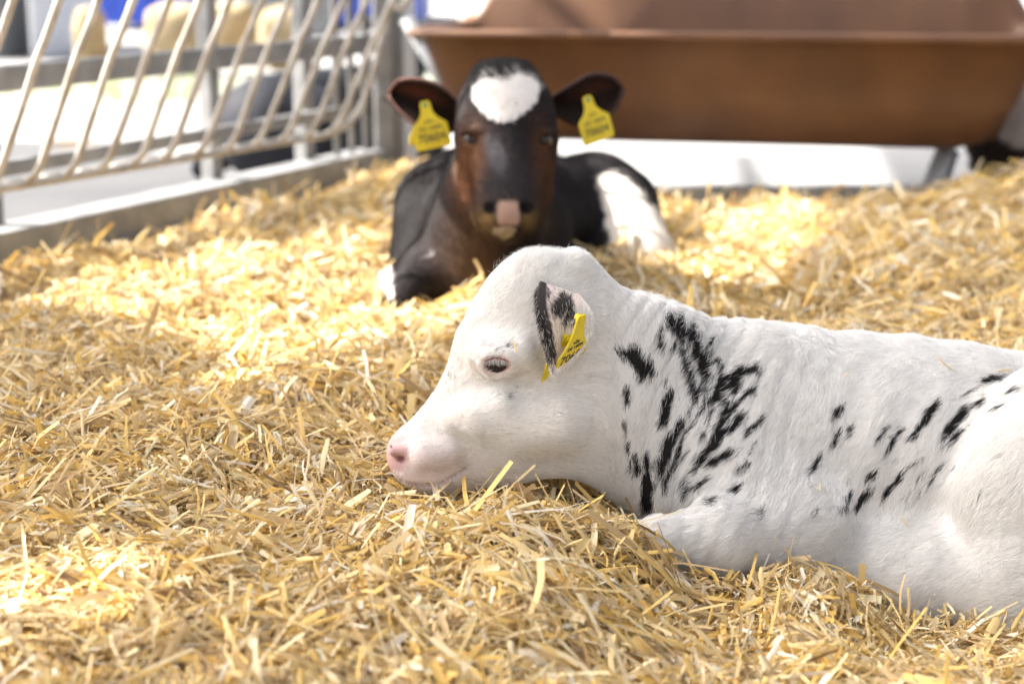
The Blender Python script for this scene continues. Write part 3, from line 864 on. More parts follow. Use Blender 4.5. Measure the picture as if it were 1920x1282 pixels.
def col1(P, Nn, jit=0.0, skin=True):
    u, v = proj(P); n = len(u)
    c = np.tile(WHITE, (n, 1)) * (0.97 + 0.05 * vnoise(P, 60, 6))[:, None]
    if skin: c = lerp(c, np.array([0.80, 0.70, 0.66]), np.full(n, 0.35))
    # warm creamy tint on jaw, brow
    c = lerp(c, np.array([0.72, 0.62, 0.50]), 0.30 * np.exp(-ell(u, v, 900, 885, 90, 30) ** 2) + 0.18 * np.exp(-ell(u, v, 1050, 770, 90, 120) ** 2))
    head = u < 1000
    near = np.abs(P[:, 1] - YH) < 0.2
    pk = sstep(0.0, 1.0, 1.45 - ell(u, v, 740, 850, 29, 46)) * head
    pk2 = np.exp(-ell(u, v, 785, 878, 80, 55) ** 2) * head
    c = lerp(c, np.array([0.80, 0.66, 0.64]), 0.6 * pk2)
    if skin:
        c = lerp(c, np.array([0.55, 0.35, 0.335]), pk)
        e = ell(u, v, 929, 686, 37, 23, -0.15)
        c = lerp(c, np.array([0.74, 0.47, 0.43]), 0.8 * sstep(0, 1, 1.9 - 1.5 * e) * head)
        e2 = ell(u, v, 930, 682, 25, 15)
        c = lerp(c, np.array([0.30, 0.14, 0.14]), sstep(0, 1, 3.2 - 2.6 * e2) * head)
        nn = ell(u, v, 750, 859, 9, 5, -0.3)
        c = lerp(c, np.array([0.34, 0.17, 0.17]), sstep(0, 1, 1.5 - nn) * head)
        m = (np.abs(v - np.interp(u, [q[0] for q in ml], [q[1] for q in ml])) < 4) & (u > 760) & (u < 880)
        c[m] = (0.42, 0.26, 0.22)
    fr = Nn[:, 1] < 0.35
    s = spot1(u, v, jit)
    if jit: s = (RNG.random(n) < s) * (s > 0) * 1.0
    s = s * fr
    return lerp(c, BLACK, s)
def tang(P, Nn, f):
    """3-D unit tangent whose picture direction follows f (px)"""
    dx, dy = f
    d = np.stack([dx, np.zeros_like(dx), -dy], 1)
    d = d - Nn * (d * Nn).sum(1)[:, None]
    L = np.linalg.norm(d, axis=1)[:, None]
    return d / (L + 1e-6)
def normals(fn, P):
    g = grad(fn, P); return g / (np.linalg.norm(g, axis=1)[:, None] + 1e-9)
calf1 = empty('calf', (0.30, 1.85, -0.08), 'white calf with black flecks on its neck, lying in profile in the foreground', 'calf')
N1 = normals(f1, V1)
mesh_obj('body', V1, F1, M['skin'], calf1, col1(V1, N1, 0.0))

def ball(c, r, n=24, sc=(1, 1, 1)):
    V = []; Fc = []; m = n // 2
    for i in range(m + 1):
        for k in range(n):
            a = math.pi * i / m - math.pi / 2; b = 2 * math.pi * k / n
            V.append(np.array(c) + r * np.array([math.cos(a) * math.cos(b) * sc[0], math.sin(a) * sc[1], math.cos(a) * math.sin(b) * sc[2]]))
    for i in range(m):
        for k in range(n):
            k2 = (k + 1) % n; Fc.append((i * n + k, (i + 1) * n + k, (i + 1) * n + k2, i * n + k2))
    return V, Fc
for s in (0, 1):
    c = EYE + np.array([0.0, 0.0125, 0.0])
    if s: c[1] = 2 * YH - c[1]
    v, f = ball(c, 0.0155); mesh_obj('eye', v, f, M['eye'], calf1)

# --- ears of calf one
def patch(Lp, Rp, depth, ns=22, nt=18):
    """Lp, Rp: lists of world points of both edges; depth(s,t) -> world offset vector"""
    Ls = smoothline(Lp, 8); Rs = smoothline(Rp, 8)
    V = []; ST = []
    for i in range(ns + 1):
        s = i / ns
        fa = s * (len(Ls) - 1); ia = min(int(fa), len(Ls) - 2); a = Ls[ia] + (Ls[ia + 1] - Ls[ia]) * (fa - ia)
        fa = s * (len(Rs) - 1); ia = min(int(fa), len(Rs) - 2); b = Rs[ia] + (Rs[ia + 1] - Rs[ia]) * (fa - ia)
        for j in range(nt + 1):
            t = j / nt
            V.append(a * (1 - t) + b * t + depth(s, t)); ST.append((s, t))
    Fq = []
    for i in range(ns):
        for j in range(nt):
            k = i * (nt + 1) + j; Fq.append((k, k + 1, k + nt + 2, k + nt + 1))
    return np.array(V), np.array(Fq), np.array(ST)
def ear(name, Vp, Fq, col, parent, thick=0.0028, flip=False):
    if flip: Fq = Fq[:, ::-1]
    o = mesh_obj(name, Vp, np.ascontiguousarray(Fq), M['skin'], parent, col)
    s = o.modifiers.new('thickness', 'SOLIDIFY'); s.thickness = thick; s.offset = 0
    return o
def vert_normals(V, Fq):
    n = np.cross(V[Fq[:, 2]] - V[Fq[:, 0]], V[Fq[:, 3]] - V[Fq[:, 1]])
    out = np.zeros_like(V)
    for k in range(4): np.add.at(out, Fq[:, k], n)
    return out / (np.linalg.norm(out, axis=1)[:, None] + 1e-12)
eb = raymarch(f_base1, 1060, 600)[1]
Lpx = [(1012, 528), (1006, 556), (1014, 605), (1024, 645), (1040, 696)]
Rpx = [(1086, 552), (1112, 588), (1106, 630), (1078, 668), (1046, 698)]
Lw = [W(u, v, eb - d) for (u, v), d in zip(Lpx, (0.008, 0.026, 0.034, 0.034, 0.030))]
Rw = [W(u, v, eb - d) for (u, v), d in zip(Rpx, (-0.006, -0.002, 0.004, 0.014, 0.026))]
def edepth(s, t):
    c = math.sin(math.pi * t) ** 0.8 * (0.009 * max(0.0, math.sin(math.pi * min(1, s * 1.0))) ** 0.7)
    roll = -0.005 * math.exp(-((t - 0.10) / 0.09) ** 2) * math.sin(math.pi * s)
    return np.array([0, c + roll, 0])
VE, FE, STE = patch(Lw, Rw, edepth, 44, 30)
def earcol(P, ST, jit=0.0):
    u, v = proj(P); n = len(u)
    c = np.tile(np.array([0.80, 0.68, 0.63]), (n, 1))
    c = lerp(c, np.array([0.58, 0.38, 0.31]), 0.85 * np.exp(-ell(u, v, 1066, 655, 17, 36, 0.5) ** 2))
    c = lerp(c, WHITE * 0.97, sstep(1085, 1106, u))
    nz = vnoise(np.stack([u / 5.0 + v / 16.0, v / 11.0, 0 * u], 1), 1.0, 91) - 0.5
    nz2 = vnoise(np.stack([u / 2.2 + v / 8.0, v / 7.0, 0 * u], 1), 1.0, 92) - 0.5
    if jit:
        u = u + RNG.normal(0, 1.6, n); v = v + RNG.normal(0, 4, n)
        c = np.tile(WHITE, (n, 1)) * np.array([1.0, .98, .96])
    eu = np.interp(v, [528, 560, 610, 650, 690], [1014, 1012, 1022, 1033, 1040])
    ew = np.interp(v, [525, 560, 640, 668, 690], [9, 11, 9, 4, 1])
    k1 = np.clip((ew + nz * 7 - np.abs(u - eu)) / 3 + 0.5, 0, 1) * (v < 686)
    e2 = ell(u, v, 1052, 575, 31, 30, 0.35)
    k2 = np.clip((1.02 - e2 + nz * 1.1 + nz2 * 0.9) * 2.2, 0, 1)
    k3 = np.clip(0.55 + nz * 2.0 + nz2 * 1.5, 0, 1) * ((u > 1020) & (u < 1040) & (v > 540) & (v < 615))
    k = np.clip(np.maximum(np.maximum(k1, k2), k3), 0, 0.97) * (u < 1084)
    if jit: k = (RNG.random(n) < k * 0.93) * 1.0
    return lerp(c, BLACK * 1.4, k)
ear('ear', VE, FE, earcol(VE, STE), calf1)
# far ear, mirrored
VEm = VE.copy(); VEm[:, 1] = 2 * YH - VEm[:, 1]
ear('ear', VEm, FE, np.tile(np.array([0.8, 0.72, 0.68]), (len(VEm), 1)), calf1, flip=True)

# --- coat of calf one
def coat1(n):
    vis = N1[F1[:, 0], 1] < 0.45
    Fc = V1[F1].mean(1); u, v = proj(Fc)
    infr = (u < 1990) & vis & (v < 1260)
    w = np.where(infr, 1.0, 0.04)
    w = w * np.where(u < 1160, 1.35, 1.0)
    P = sample_faces(V1, F1, n, w)
    Nn = normals(f1, P)
    u, v = proj(P)
    bare = (ell(u, v, 739, 850, 30, 46) < 0.62 + 0.55 * RNG.random(len(u))) | (ell(u, v, 930, 686, 27, 16) < 1) | (ell(u, v, 750, 859, 16, 13) < 1)
    keep = ~(bare & (np.abs(P[:, 1] - YH) < 0.12))
    P = P[keep]; Nn = Nn[keep]; u = u[keep]; v = v[keep]; n = len(P)
    fx, fy = flow_px(u, v)
    ang = (vnoise(P, 16, 11) - 0.5) * 0.7 + (vnoise(P, 110, 12) - 0.5) * 0.7 + RNG.normal(0, 0.16, n)
    top = np.exp(-ell(u, v, 1020, 490, 95, 50) ** 2)
    ang = ang * (1 + 2.2 * top)
    c, s = np.cos(ang), np.sin(ang)
    T = tang(P, Nn, (fx * c - fy * s, fx * s + fy * c))
    L = 0.0062 + 0.0045 * sstep(1080, 1300, u)
    L = L * (0.45 + 0.55 * sstep(740, 900, u)) + 0.007 * top
    L = L * RNG.uniform(0.6, 1.25, n)
    col = col1(P, Nn, 1.0, skin=False) * np.where(RNG.random(n) < .16, RNG.uniform(0.68, 0.9, n), RNG.uniform(.96, 1.08, n))[:, None]
    lift = 0
    rad = np.full(n, 0.00015) * RNG.uniform(0.7, 1.4, n)
    Nl = Nn * (0.6 + 0.8 * RNG.random(n) + 1.8 * top)[:, None]
    hair_obj('coat', P, T, Nl, L, rad, np.clip(col, 0, 0.9), calf1, lift=0.32)
coat1(380000)
def stray(n):
    P = sample_faces(V1, F1, n * 8); u, v = proj(P)
    k = (ell(u, v, 1010, 490, 110, 40) < 1) | ((ell(u, v, 935, 640, 50, 25) < 1) & (RNG.random(len(u)) < .3)) | ((v < 640) & (u > 1120) & (RNG.random(len(u)) < .25))
    P = P[k][:n]; Nn = normals(f1, P); n = len(P)
    d = np.stack([RNG.normal(0, 1, n), RNG.normal(0, 1, n), RNG.normal(0.3, .8, n)], 1); d -= Nn * (d * Nn).sum(1)[:, None]; d /= np.linalg.norm(d, axis=1)[:, None]
    hair_obj('coat_tuft', P, d, Nn * RNG.uniform(1, 4, n)[:, None], RNG.uniform(.007, .014, n), np.full(n, .00009), np.tile(WHITE, (n, 1)), calf1, lift=0.4)
stray(2600)
def ear_hair(VP, Fq, parent, n, name='ear_hair'):
    P = sample_faces(VP, Fq, n); nn = vert_normals(VP, Fq)
    # nearest vertex normal
    idx = np.array([0]); 
    N_ = np.tile(np.array([0, -1.0, 0]), (n, 1))
    u, v = proj(P)
    col = earcol(P, None, 1.0)
    cc = W(1075, 600, eb)
    d = np.stack([-0.35 + RNG.normal(0, .25, n), RNG.normal(0, .1, n), -1 + RNG.normal(0, .3, n)], 1)
    d /= np.linalg.norm(d, axis=1)[:, None]
    dark = col[:, 0] < 0.2
    edge = (u < 1024)
    keep = RNG.random(n) < np.where(dark, 1.0, np.where(ell(u, v, 1066, 640, 24, 50, 0.5) < 1, 0.15, 0.9))
    P = P + N_ * 0.0015
    L = np.where(dark, 0.0075, 0.0075) * RNG.uniform(.5, 1.3, n)
    col = col * np.where(RNG.random(n) < .25, RNG.uniform(0.55, 0.85, n), RNG.uniform(.92, 1.08, n))[:, None]
    hair_obj(name, P[keep], d[keep], N_[keep], L[keep], np.full(keep.sum(), 0.00016), col[keep], parent, lift=0.35)
ear_hair(VE, FE, calf1, 42000)
# lashes
n = 170; t = RNG.uniform(-1, 1, n)
lc = EYE + np.array([0, -0.0035, 0.0078])
Pl = np.stack([lc[0] + 0.0135 * t, lc[1] + 0.003 * t * t + RNG.uniform(-.001, .001, n), lc[2] - 0.004 * t * t + RNG.uniform(-.001, .001, n)], 1)
dl = np.stack([0.5 * t + RNG.normal(0, .18, n) , np.full(n, -0.55), np.full(n, -0.85) + RNG.normal(0, .15, n)], 1); dl /= np.linalg.norm(dl, axis=1)[:, None]
hair_obj('eyelashes', Pl, dl, np.tile(np.array([0, -1.0, 0]), (n, 1)), RNG.uniform(.005, .0095, n), np.full(n, .00014), np.tile(np.array([.80, .76, .70]), (n, 1)) * RNG.choice([.25, 1, 1, 1], n)[:, None], calf1, lift=0.2)

# ------------------------------------------------------------------ ear tags
def text_mesh(txt, size):
    cu = bpy.data.curves.new('t', 'FONT'); cu.body = txt; cu.size = size; cu.align_x = 'CENTER'; cu.align_y = 'CENTER'; cu.extrude = 0.0002
    cu.offset = 0.0
    ob = bpy.data.objects.new('t', cu); C.objects.link(ob); bpy.context.view_layer.update()
    me = bpy.data.meshes.new_from_object(ob.evaluated_get(bpy.context.evaluated_depsgraph_get()))
    V = np.array([v.co[:] for v in me.vertices]); Fc = [tuple(p.vertices) for p in me.polygons]
    bpy.data.objects.remove(ob); bpy.data.curves.remove(cu); bpy.data.meshes.remove(me)
    return V, Fc
def tag_outline():
    """front plate, metres, origin at the pin, y up; about 56 wide and 76 tall"""
    half = [(0.006, 0.006), (0.0085, 0.0), (0.0085, -0.006), (0.010, -0.014), (0.016, -0.022), (0.026, -0.030), (0.0285, -0.034), (0.0285, -0.066), (0.026, -0.069)]
    return half + [(-x, y) for x, y in reversed(half)]
LONG = [(0.0055, 0.006), (0.0085, 0.0), (0.0085, -0.008), (0.0105, -0.020), (0.0145, -0.033), (0.021, -0.045), (0.0275, -0.053), (0.0285, -0.057), (0.0285, -0.069), (0.027, -0.071)]
def make_tag(parent, O, e1, e2, lines, label=None, sc=1.0, pinmat='green', half=None):
    """O pin position; e1, e2 in-plane unit vectors"""
    e1 = np.array(e1, float); e1 /= np.linalg.norm(e1); e2 = np.array(e2, float); e2 -= e1 * (e1 @ e2); e2 /= np.linalg.norm(e2)
    nn = np.cross(e1, e2)
    if nn @ (CAM - np.array(O)) < 0: nn = -nn
    ol = np.array(tag_outline() if half is None else half + [(-x, y) for x, y in reversed(half)]) * sc; m = len(ol); th = 0.0009
    def curl(x, y): return -1.6 * min(0, y + 0.02) ** 2
    V = [O + e1 * x + e2 * y + nn * (th + curl(x, y)) for x, y in ol] + [O + e1 * x + e2 * y + nn * (-th + curl(x, y)) for x, y in ol]
    # strips across so that the plate is a clean solid
    Fc = []
    for k in range(m // 2 - 0 - 1):
        a, b = k, k + 1; c, d = m - 2 - k, m - 1 - k
        Fc.append((a, b, c, d)); Fc.append((m + d, m + c, m + b, m + a))
    for k in range(m):
        k2 = (k + 1) % m; Fc.append((k, m + k, m + k2, k2))
    t = mesh_obj('ear_tag', V, Fc, M['yellow'], parent, smooth=False)
    if label: t['label'] = label
    parts = []
    for txt, y, size, sx in lines:
        tv, tf = text_mesh(txt, size * sc); x = tv[:, 0] * sx; yy = tv[:, 1] + y * sc
        cr = np.array([curl(a, b) for a, b in zip(x, yy)])
        parts.append((O + x[:, None] * e1 + yy[:, None] * e2 + nn * (th + 0.0003 + cr + tv[:, 2])[:, None], tf))
    v, f = join(parts); pm = mesh_obj('printing', np.array(v) + np.array(0), f, M['ink'], parent, smooth=False)
    pm.parent = t
    v, f = tube([O - nn * 0.006, O + nn * 0.0015, O + nn * 0.0024], [0.0036, 0.0036, 0.0024], 16); 
    b = mesh_obj('pin', v, f, M[pinmat], parent, smooth=False); b.parent = t
    return t
# mesh_obj subtracts the parent location; tags share the calf's origin, so re-parented pieces stay put
e1 = np.array([0.0197, 0.0400, 0.0077]); e2 = np.array([0.0148, -0.0175, 0.0535])
O1 = W(1089, 598, eb - 0.036)
make_tag(calf1, O1, np.array([0.0300, 0.030, 0.009]), e2, [('e2e', -0.0355, 0.0080, 1.0), ('DE 14094', -0.0440, 0.0078, 0.95), ('70608', -0.0600, 0.0195, 0.98)], sc=0.80, pinmat='yellow', half=LONG)
O1b = W(1064, 636, eb - 0.016)
t2 = make_tag(calf1, O1b, np.array([0.030, 0.022, 0.004]), e2, [('-', -0.03, 0.001, 1)], sc=0.78, pinmat='yellow')

# ================================================================== CALF TWO (black and white, facing the camera)
p2 = []
p2 += chain([(950, 402, 2.57, 50, 1.18), (951, 372, 2.60, 52, 1.12), (951, 325, 2.65, 58, 1.05), (949, 272, 2.70, 78, 1.06), (947, 215, 2.73, 82, 1.04), (945, 185, 2.76, 66, 1.15)], 0.02, ax=0)
p2 += [Cone(W(918, 146, 2.79), W(972, 146, 2.79), R(27, 2.8), R(27, 2.8), 1, 0, 0.025)]
p2 += chain([(949, 425, 2.61, 30, 1.2), (950, 400, 2.70, 52, 1.2), (950, 350, 2.76, 66, 1.2)], 0.02, ax=0)
for s in (-1, 1):
    p2.append(Cone(W(950 + s * 62, 232, 2.70), W(950 + s * 72, 258, 2.71), R(22, 2.7), R(20, 2.7), 1, 0, 0.02))
    p2.append(Cone(W(950 + s * 55, 300, 2.72), W(950 + s * 52, 360, 2.72), R(32, 2.7), R(30, 2.7), 1, 0, 0.03))
# neck, chest and shoulders
p2 += [Cone(W(945, 270, 2.82), W(925, 400, 2.88), R(80, 2.85), R(95, 2.85), 1, 0, 0.05),
       Cone(W(905, 410, 2.88), W(870, 520, 2.86), R(100, 2.85), R(95, 2.85), 1, 0, 0.05),
       Cone(W(822, 385, 2.98), W(815, 520, 2.92), R(76, 2.95), R(86, 2.9), 1, 0, 0.05),
       Cone(W(980, 440, 2.98), W(990, 540, 2.94), R(90, 2.95), R(80, 2.9), 1, 0, 0.05)]
# trunk curling back to the right
p2 += [Cone(W(900, 400, 3.02), W(1010, 425, 3.22), R(128, 3.0), R(122, 3.2), 1, 0, 0.05),
       Cone(W(1010, 425, 3.22), W(1110, 402, 3.36), R(118, 3.2), R(104, 3.35), 1, 0, 0.05),
       Cone(W(1120, 365, 3.34), W(1165, 385, 3.30), R(70, 3.3), R(66, 3.3), 1, 0, 0.04)]
# haunch and hind leg
p2 += [Cone(W(1165, 395, 3.24), W(1186, 500, 3.10), R(66, 3.2), R(76, 3.1), 1, 0, 0.03),
       Cone(W(1188, 500, 3.10), W(1215, 556, 3.02), R(72, 3.1), R(48, 3.0), 1, 0, 0.03),
       Cone(W(1215, 560, 2.98), W(1110, 572, 2.86), R(30, 3.0), R(22, 2.85), 1, 0, 0.02)]
# folded forelegs
p2 += [Cone(W(800, 520, 2.84), W(765, 560, 2.74), R(48, 2.85), R(34, 2.75), 1, 0, 0.03),
       Cone(W(765, 562, 2.74), W(726, 528, 2.92), R(26, 2.75), R(18, 2.9), 1, 0, 0.02),
       Cone(W(960, 545, 2.84), W(960, 575, 2.74), R(46, 2.85), R(34, 2.75), 1, 0, 0.03)]
b2 = list(p2); fb2 = lambda P: sdf(b2, P)
EY2 = [raymarch(fb2, 884, 262), raymarch(fb2, 1022, 262)]
for e_, sx in zip(EY2, (-1, 1)):
    p2.append(Cone(e_ + np.array([0, -.004, 0]), e_ + np.array([sx * .004, 0.0, 0]), 0.009, 0.009, 1, 0, 0.006, sub=True))
    p2.append(Cone(e_ + np.array([-.014, -.003, .012]), e_ + np.array([.014, -.003, .012]), 0.006, 0.006, 1, 0, 0.008))
    p2.append(Cone(e_ + np.array([-.012, -.002, -.012]), e_ + np.array([.012, -.002, -.012]), 0.004, 0.004, 1, 0, 0.008))
for sx in (-1, 1):
    q = raymarch(fb2, 951 + sx * 33, 390)
    p2.append(Cone(q + np.array([-sx * .002, 0, -.002]), q + np.array([sx * .006, .001, .003]), 0.005, 0.0045, 1, 0, 0.004, sub=True))
for a, b in (((912, 424), (930, 428)), ((930, 428), (950, 424)), ((950, 424), (972, 428)), ((972, 428), (990, 422))):
    p2.append(Cone(raymarch(fb2, *a), raymarch(fb2, *b), 0.002, 0.002, 1, 0, 0.003, sub=True))
dsp2 = lambda P: ((vnoise(P, 12, 21) - 0.5) * 0.006 * sstep(2.8, 2.9, P[:, 1])).astype(np.float32)
f2 = lambda P: sdf(p2, P, dsp2)
V2, F2 = surface_nets(f2, (-0.26, 2.46, -0.14), (0.36, 3.56, 0.46), 0.008)
V2, F2 = subdivide(V2, F2); V2 = project(f2, V2, 3)
N2 = normals(f2, V2)
def pin(u, v, poly):
    """inside polygon test in px"""
    r = np.zeros(len(u), bool); n = len(poly); j = n - 1
    for i in range(n):
        xi, yi = poly[i]; xj, yj = poly[j]
        c = ((yi > v) != (yj > v)) & (u < (xj - xi) * (v - yi) / (yj - yi + 1e-9) + xi); r ^= c; j = i
    return r
HEART = [(886, 160), (900, 148), (925, 142), (945, 148), (965, 140), (985, 142), (1005, 150), (1014, 172), (1008, 192), (990, 212), (965, 226), (945, 234), (925, 222), (900, 208), (884, 190), (880, 172)]
HAUNCH = [(1112, 335), (1150, 322), (1188, 345), (1206, 372), (1225, 385), (1300, 430), (1300, 620), (1160, 620), (1150, 500), (1140, 430), (1128, 380)]
def col2(P, Nn, jit=0.0):
    u, v = proj(P); n = len(u)
    if jit: u = u + RNG.normal(0, 3, n); v = v + RNG.normal(0, 4, n)
    hd = P[:, 1] < 2.83
    fr = Nn[:, 1] < 0.5
    c = np.tile(np.array([0.016, 0.0130, 0.0135]), (n, 1))
    # brown cheeks, muzzle sides, chest
    br = np.array([0.105, 0.046, 0.022])
    c = lerp(c, br, np.clip(1.4 * np.exp(-ell(u, v, 880, 320, 30, 70, 0.1) ** 2), 0, 1) * hd)
    c = lerp(c, br * 0.7, np.clip(1.3 * np.exp(-ell(u, v, 1020, 320, 22, 80, -0.1) ** 2), 0, 1) * hd)
    c = lerp(c, np.array([0.085, 0.05, 0.03]), np.clip(1.2 * np.exp(-ell(u, v, 895, 495, 60, 80) ** 2), 0, 1) * (v > 400))
    c = lerp(c, np.array([0.05, 0.033, 0.023]), np.clip(0.9 * np.exp(-ell(u, v, 1010, 470, 50, 110) ** 2), 0, 1) * (~hd))
    c = lerp(c, np.array([0.025, 0.02, 0.02]), np.clip(1.6 * np.exp(-ell(u, v, 950, 355, 42, 45) ** 2), 0, 1) * hd)
    # sunlit patch left of the bridge, painted as lighter grey fur
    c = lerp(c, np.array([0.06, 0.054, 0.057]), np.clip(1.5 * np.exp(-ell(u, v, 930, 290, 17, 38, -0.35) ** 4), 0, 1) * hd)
    # pink nose, cream chin
    c = lerp(c, np.array([0.17, 0.105, 0.04]), (0.8 * np.exp(-ell(u, v, 912, 412, 18, 22) ** 2) + 0.8 * np.exp(-ell(u, v, 992, 412, 16, 22) ** 2)) * hd)
    pm = sstep(-3, 3, np.interp(v, [374, 384, 408, 426], [17, 19, 22, 17]) - np.abs(u - 953)) * sstep(372, 382, v) * (1 - sstep(418, 428, v))
    c = lerp(c, np.array([0.33, 0.215, 0.165]), pm * hd)
    ch = pin(u, v, [(922, 424), (945, 426), (968, 425), (964, 442), (945, 450), (925, 440)]) & hd
    c[ch] = (0.34, 0.27, 0.17)
    hn = vnoise(P, 45, 61) - 0.5; hm = vnoise(P, 110, 62) - 0.5
    h = pin(u + 13 * hn + 6 * hm + np.where(v < 175, -3, 0), v + 12 * hm - 9 * hn, HEART) & hd & fr
    c[h] = (0.74, 0.70, 0.66)
    w = pin(u + 14 * hn, v + 12 * hm, HAUNCH) & (P[:, 1] > 2.9) & fr
    c[w] = (0.74, 0.69, 0.62)
    sp = (ell(u, v, 1180, 498, 9, 12) < 1) & w
    c[sp] = (0.03, 0.02, 0.02)
    # sun patch on the shoulder painted into the coat; pale foot
    lit = (ell(u, v, 818, 505, 26, 32) < 1) & fr & (P[:, 1] > 2.8)
    c[lit] = (0.30, 0.28, 0.28)
    ft = pin(u, v, [(690, 470), (738, 500), (738, 560), (690, 560)])
    c[ft] = (0.62, 0.60, 0.58)
    nh = ((ell(u, v, 919, 389, 15, 12, -.3) < 1) | (ell(u, v, 987, 389, 15, 12, .3) < 1)) & hd
    c[nh] = (0.008, 0.006, 0.006)
    return c
calf2 = empty('calf', (0.05, 3.0, -0.05), 'black and white calf with a white heart on its forehead, lying behind the white calf', 'calf')
M['dark_skin'] = attr_mat('dark_coat_skin', 0.8, 0, 0.08)
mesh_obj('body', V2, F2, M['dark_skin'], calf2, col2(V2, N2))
for e_, sx in zip(EY2, (-1, 1)):
    v, f = ball(e_ + np.array([-sx * .003, .0125, 0]), 0.0145, sc=(1, 1, 1)); mesh_obj('eye', v, f, M['eye'], calf2)
def coat2(n):
    Fc = V2[F2].mean(1); nb = N2[F2[:, 0]]
    P = sample_faces(V2, F2, n, np.where(nb[:, 1] < 0.45, 1.0, 0.1))
    Nn = normals(f2, P); u, v = proj(P)
    keep = ~((ell(u, v, 951, 402, 40, 26) < 1) | (ell(u, v, 884, 262, 13, 10) < 1) | (ell(u, v, 1022, 262, 13, 10) < 1))
    P = P[keep]; Nn = Nn[keep]; u = u[keep]; v = v[keep]; n = len(P)
    hd = sstep(2.80, 2.9, P[:, 1])
    fx = (u - 950) / 80.0 * (1 - hd) + 0.25 * hd; fy = -1.0 * (1 - hd) + 1.0 * hd
    ang = (vnoise(P, 30, 31) - 0.5) * 1.0 + RNG.normal(0, .2, n); c, s = np.cos(ang), np.sin(ang)
    T = tang(P, Nn, (fx * c - fy * s, fx * s + fy * c))
    poll = np.exp(-ell(u, v, 945, 135, 55, 22) ** 2)
    L = (0.009 + 0.006 * hd + 0.012 * poll) * RNG.uniform(.6, 1.2, n)
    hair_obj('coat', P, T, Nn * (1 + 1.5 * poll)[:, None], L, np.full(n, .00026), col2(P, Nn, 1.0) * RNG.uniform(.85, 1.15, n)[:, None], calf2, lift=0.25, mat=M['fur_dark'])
coat2(90000)
# ears of calf two
EL = ([(862, 192), (825, 160), (780, 147), (745, 152), (727, 176)], [(856, 244), (822, 258), (785, 240), (748, 208), (728, 180)])
ER = ([(1036, 180), (1072, 158), (1108, 139), (1146, 143), (1168, 166)], [(1042, 218), (1080, 236), (1118, 232), (1152, 206), (1168, 172)])
def earcol2(V, s, t, left):
    n = len(V); c = np.tile(np.array([0.014, 0.008, 0.006]), (n, 1))
    c = lerp(c, np.array([0.085, 0.027, 0.014]), np.clip(1.1 * np.exp(-(((s - .5) / .28) ** 2 + ((t - .28) / .14) ** 2)), 0, 1) * (1.0 if left else 0.5))
    c = lerp(c, np.array([0.16, 0.09, 0.075]) if left else np.array([0.05, 0.032, 0.03]), np.clip(1 - np.minimum(np.minimum(t, 1 - t) / 0.05, (1 - s) / 0.05), 0, 1))
    return c
for (Tp, Bp), left in ((EL, True), (ER, False)):
    Tw = [W(u, v, 2.78 + dy) for (u, v), dy in zip(Tp, (0.02, 0.0, -0.005, 0.0, 0.01))]
    Bw = [W(u, v, 2.77 + dy) for (u, v), dy in zip(Bp, (0.02, 0.0, -0.01, 0.0, 0.01))]
    dep = lambda s, t: np.array([0, 0.030 * math.sin(math.pi * t) * math.sin(math.pi * (0.12 + 0.8 * s)), 0])
    Vp, Fq, ST = patch(Tw, Bw, dep, 30, 22)
    eo_ = ear('ear', Vp, Fq, earcol2(Vp, ST[:, 0], ST[:, 1], left), calf2, 0.005, flip=not left); eo_.data.materials[0] = M['dark_skin']
    n = 5000
    P = sample_faces(Vp, Fq, n); side = -1 if left else 1
    u, v = proj(P)
    d = np.stack([side * 1.0 + RNG.normal(0, .3, n), RNG.normal(-.1, .2, n), RNG.normal(-.1, .5, n)], 1); d /= np.linalg.norm(d, axis=1)[:, None]
    hair_obj('ear_hair', P, d, np.tile([0, -1.0, 0], (n, 1)), RNG.uniform(.004, .009, n), np.full(n, .0002), np.tile([.05, .03, .025], (n, 1)) * RNG.uniform(.5, 1.6, n)[:, None], calf2)
# tags
Lt = W(797, 197, 2.735)
make_tag(calf2, Lt, np.array([0.97, 0.1, 0.19]), W(797, 197, 2.735) - W(818, 268, 2.73), [('e2e', -0.026, 0.009, 1), ('DE 14094', -0.037, 0.009, 1.0), ('70604', -0.052, 0.019, 0.95)], sc=1.02)
make_tag(calf2, W(785, 238, 2.79), np.array([0.9, 0.3, -0.1]), np.array([0.1, 0, 1.0]), [('0', -0.03, 0.001, 1)], sc=0.45)
Rt = W(1102, 187, 2.735)
make_tag(calf2, Rt, np.array([0.93, 0.45, 0.28]), np.array([-0.05, 0.15, 1.0]), [('e2e', -0.024, 0.009, 1), ('DE 14094', -0.037, 0.010, 1.0), ('70604', -0.052, 0.019, 0.95)], sc=1.0)

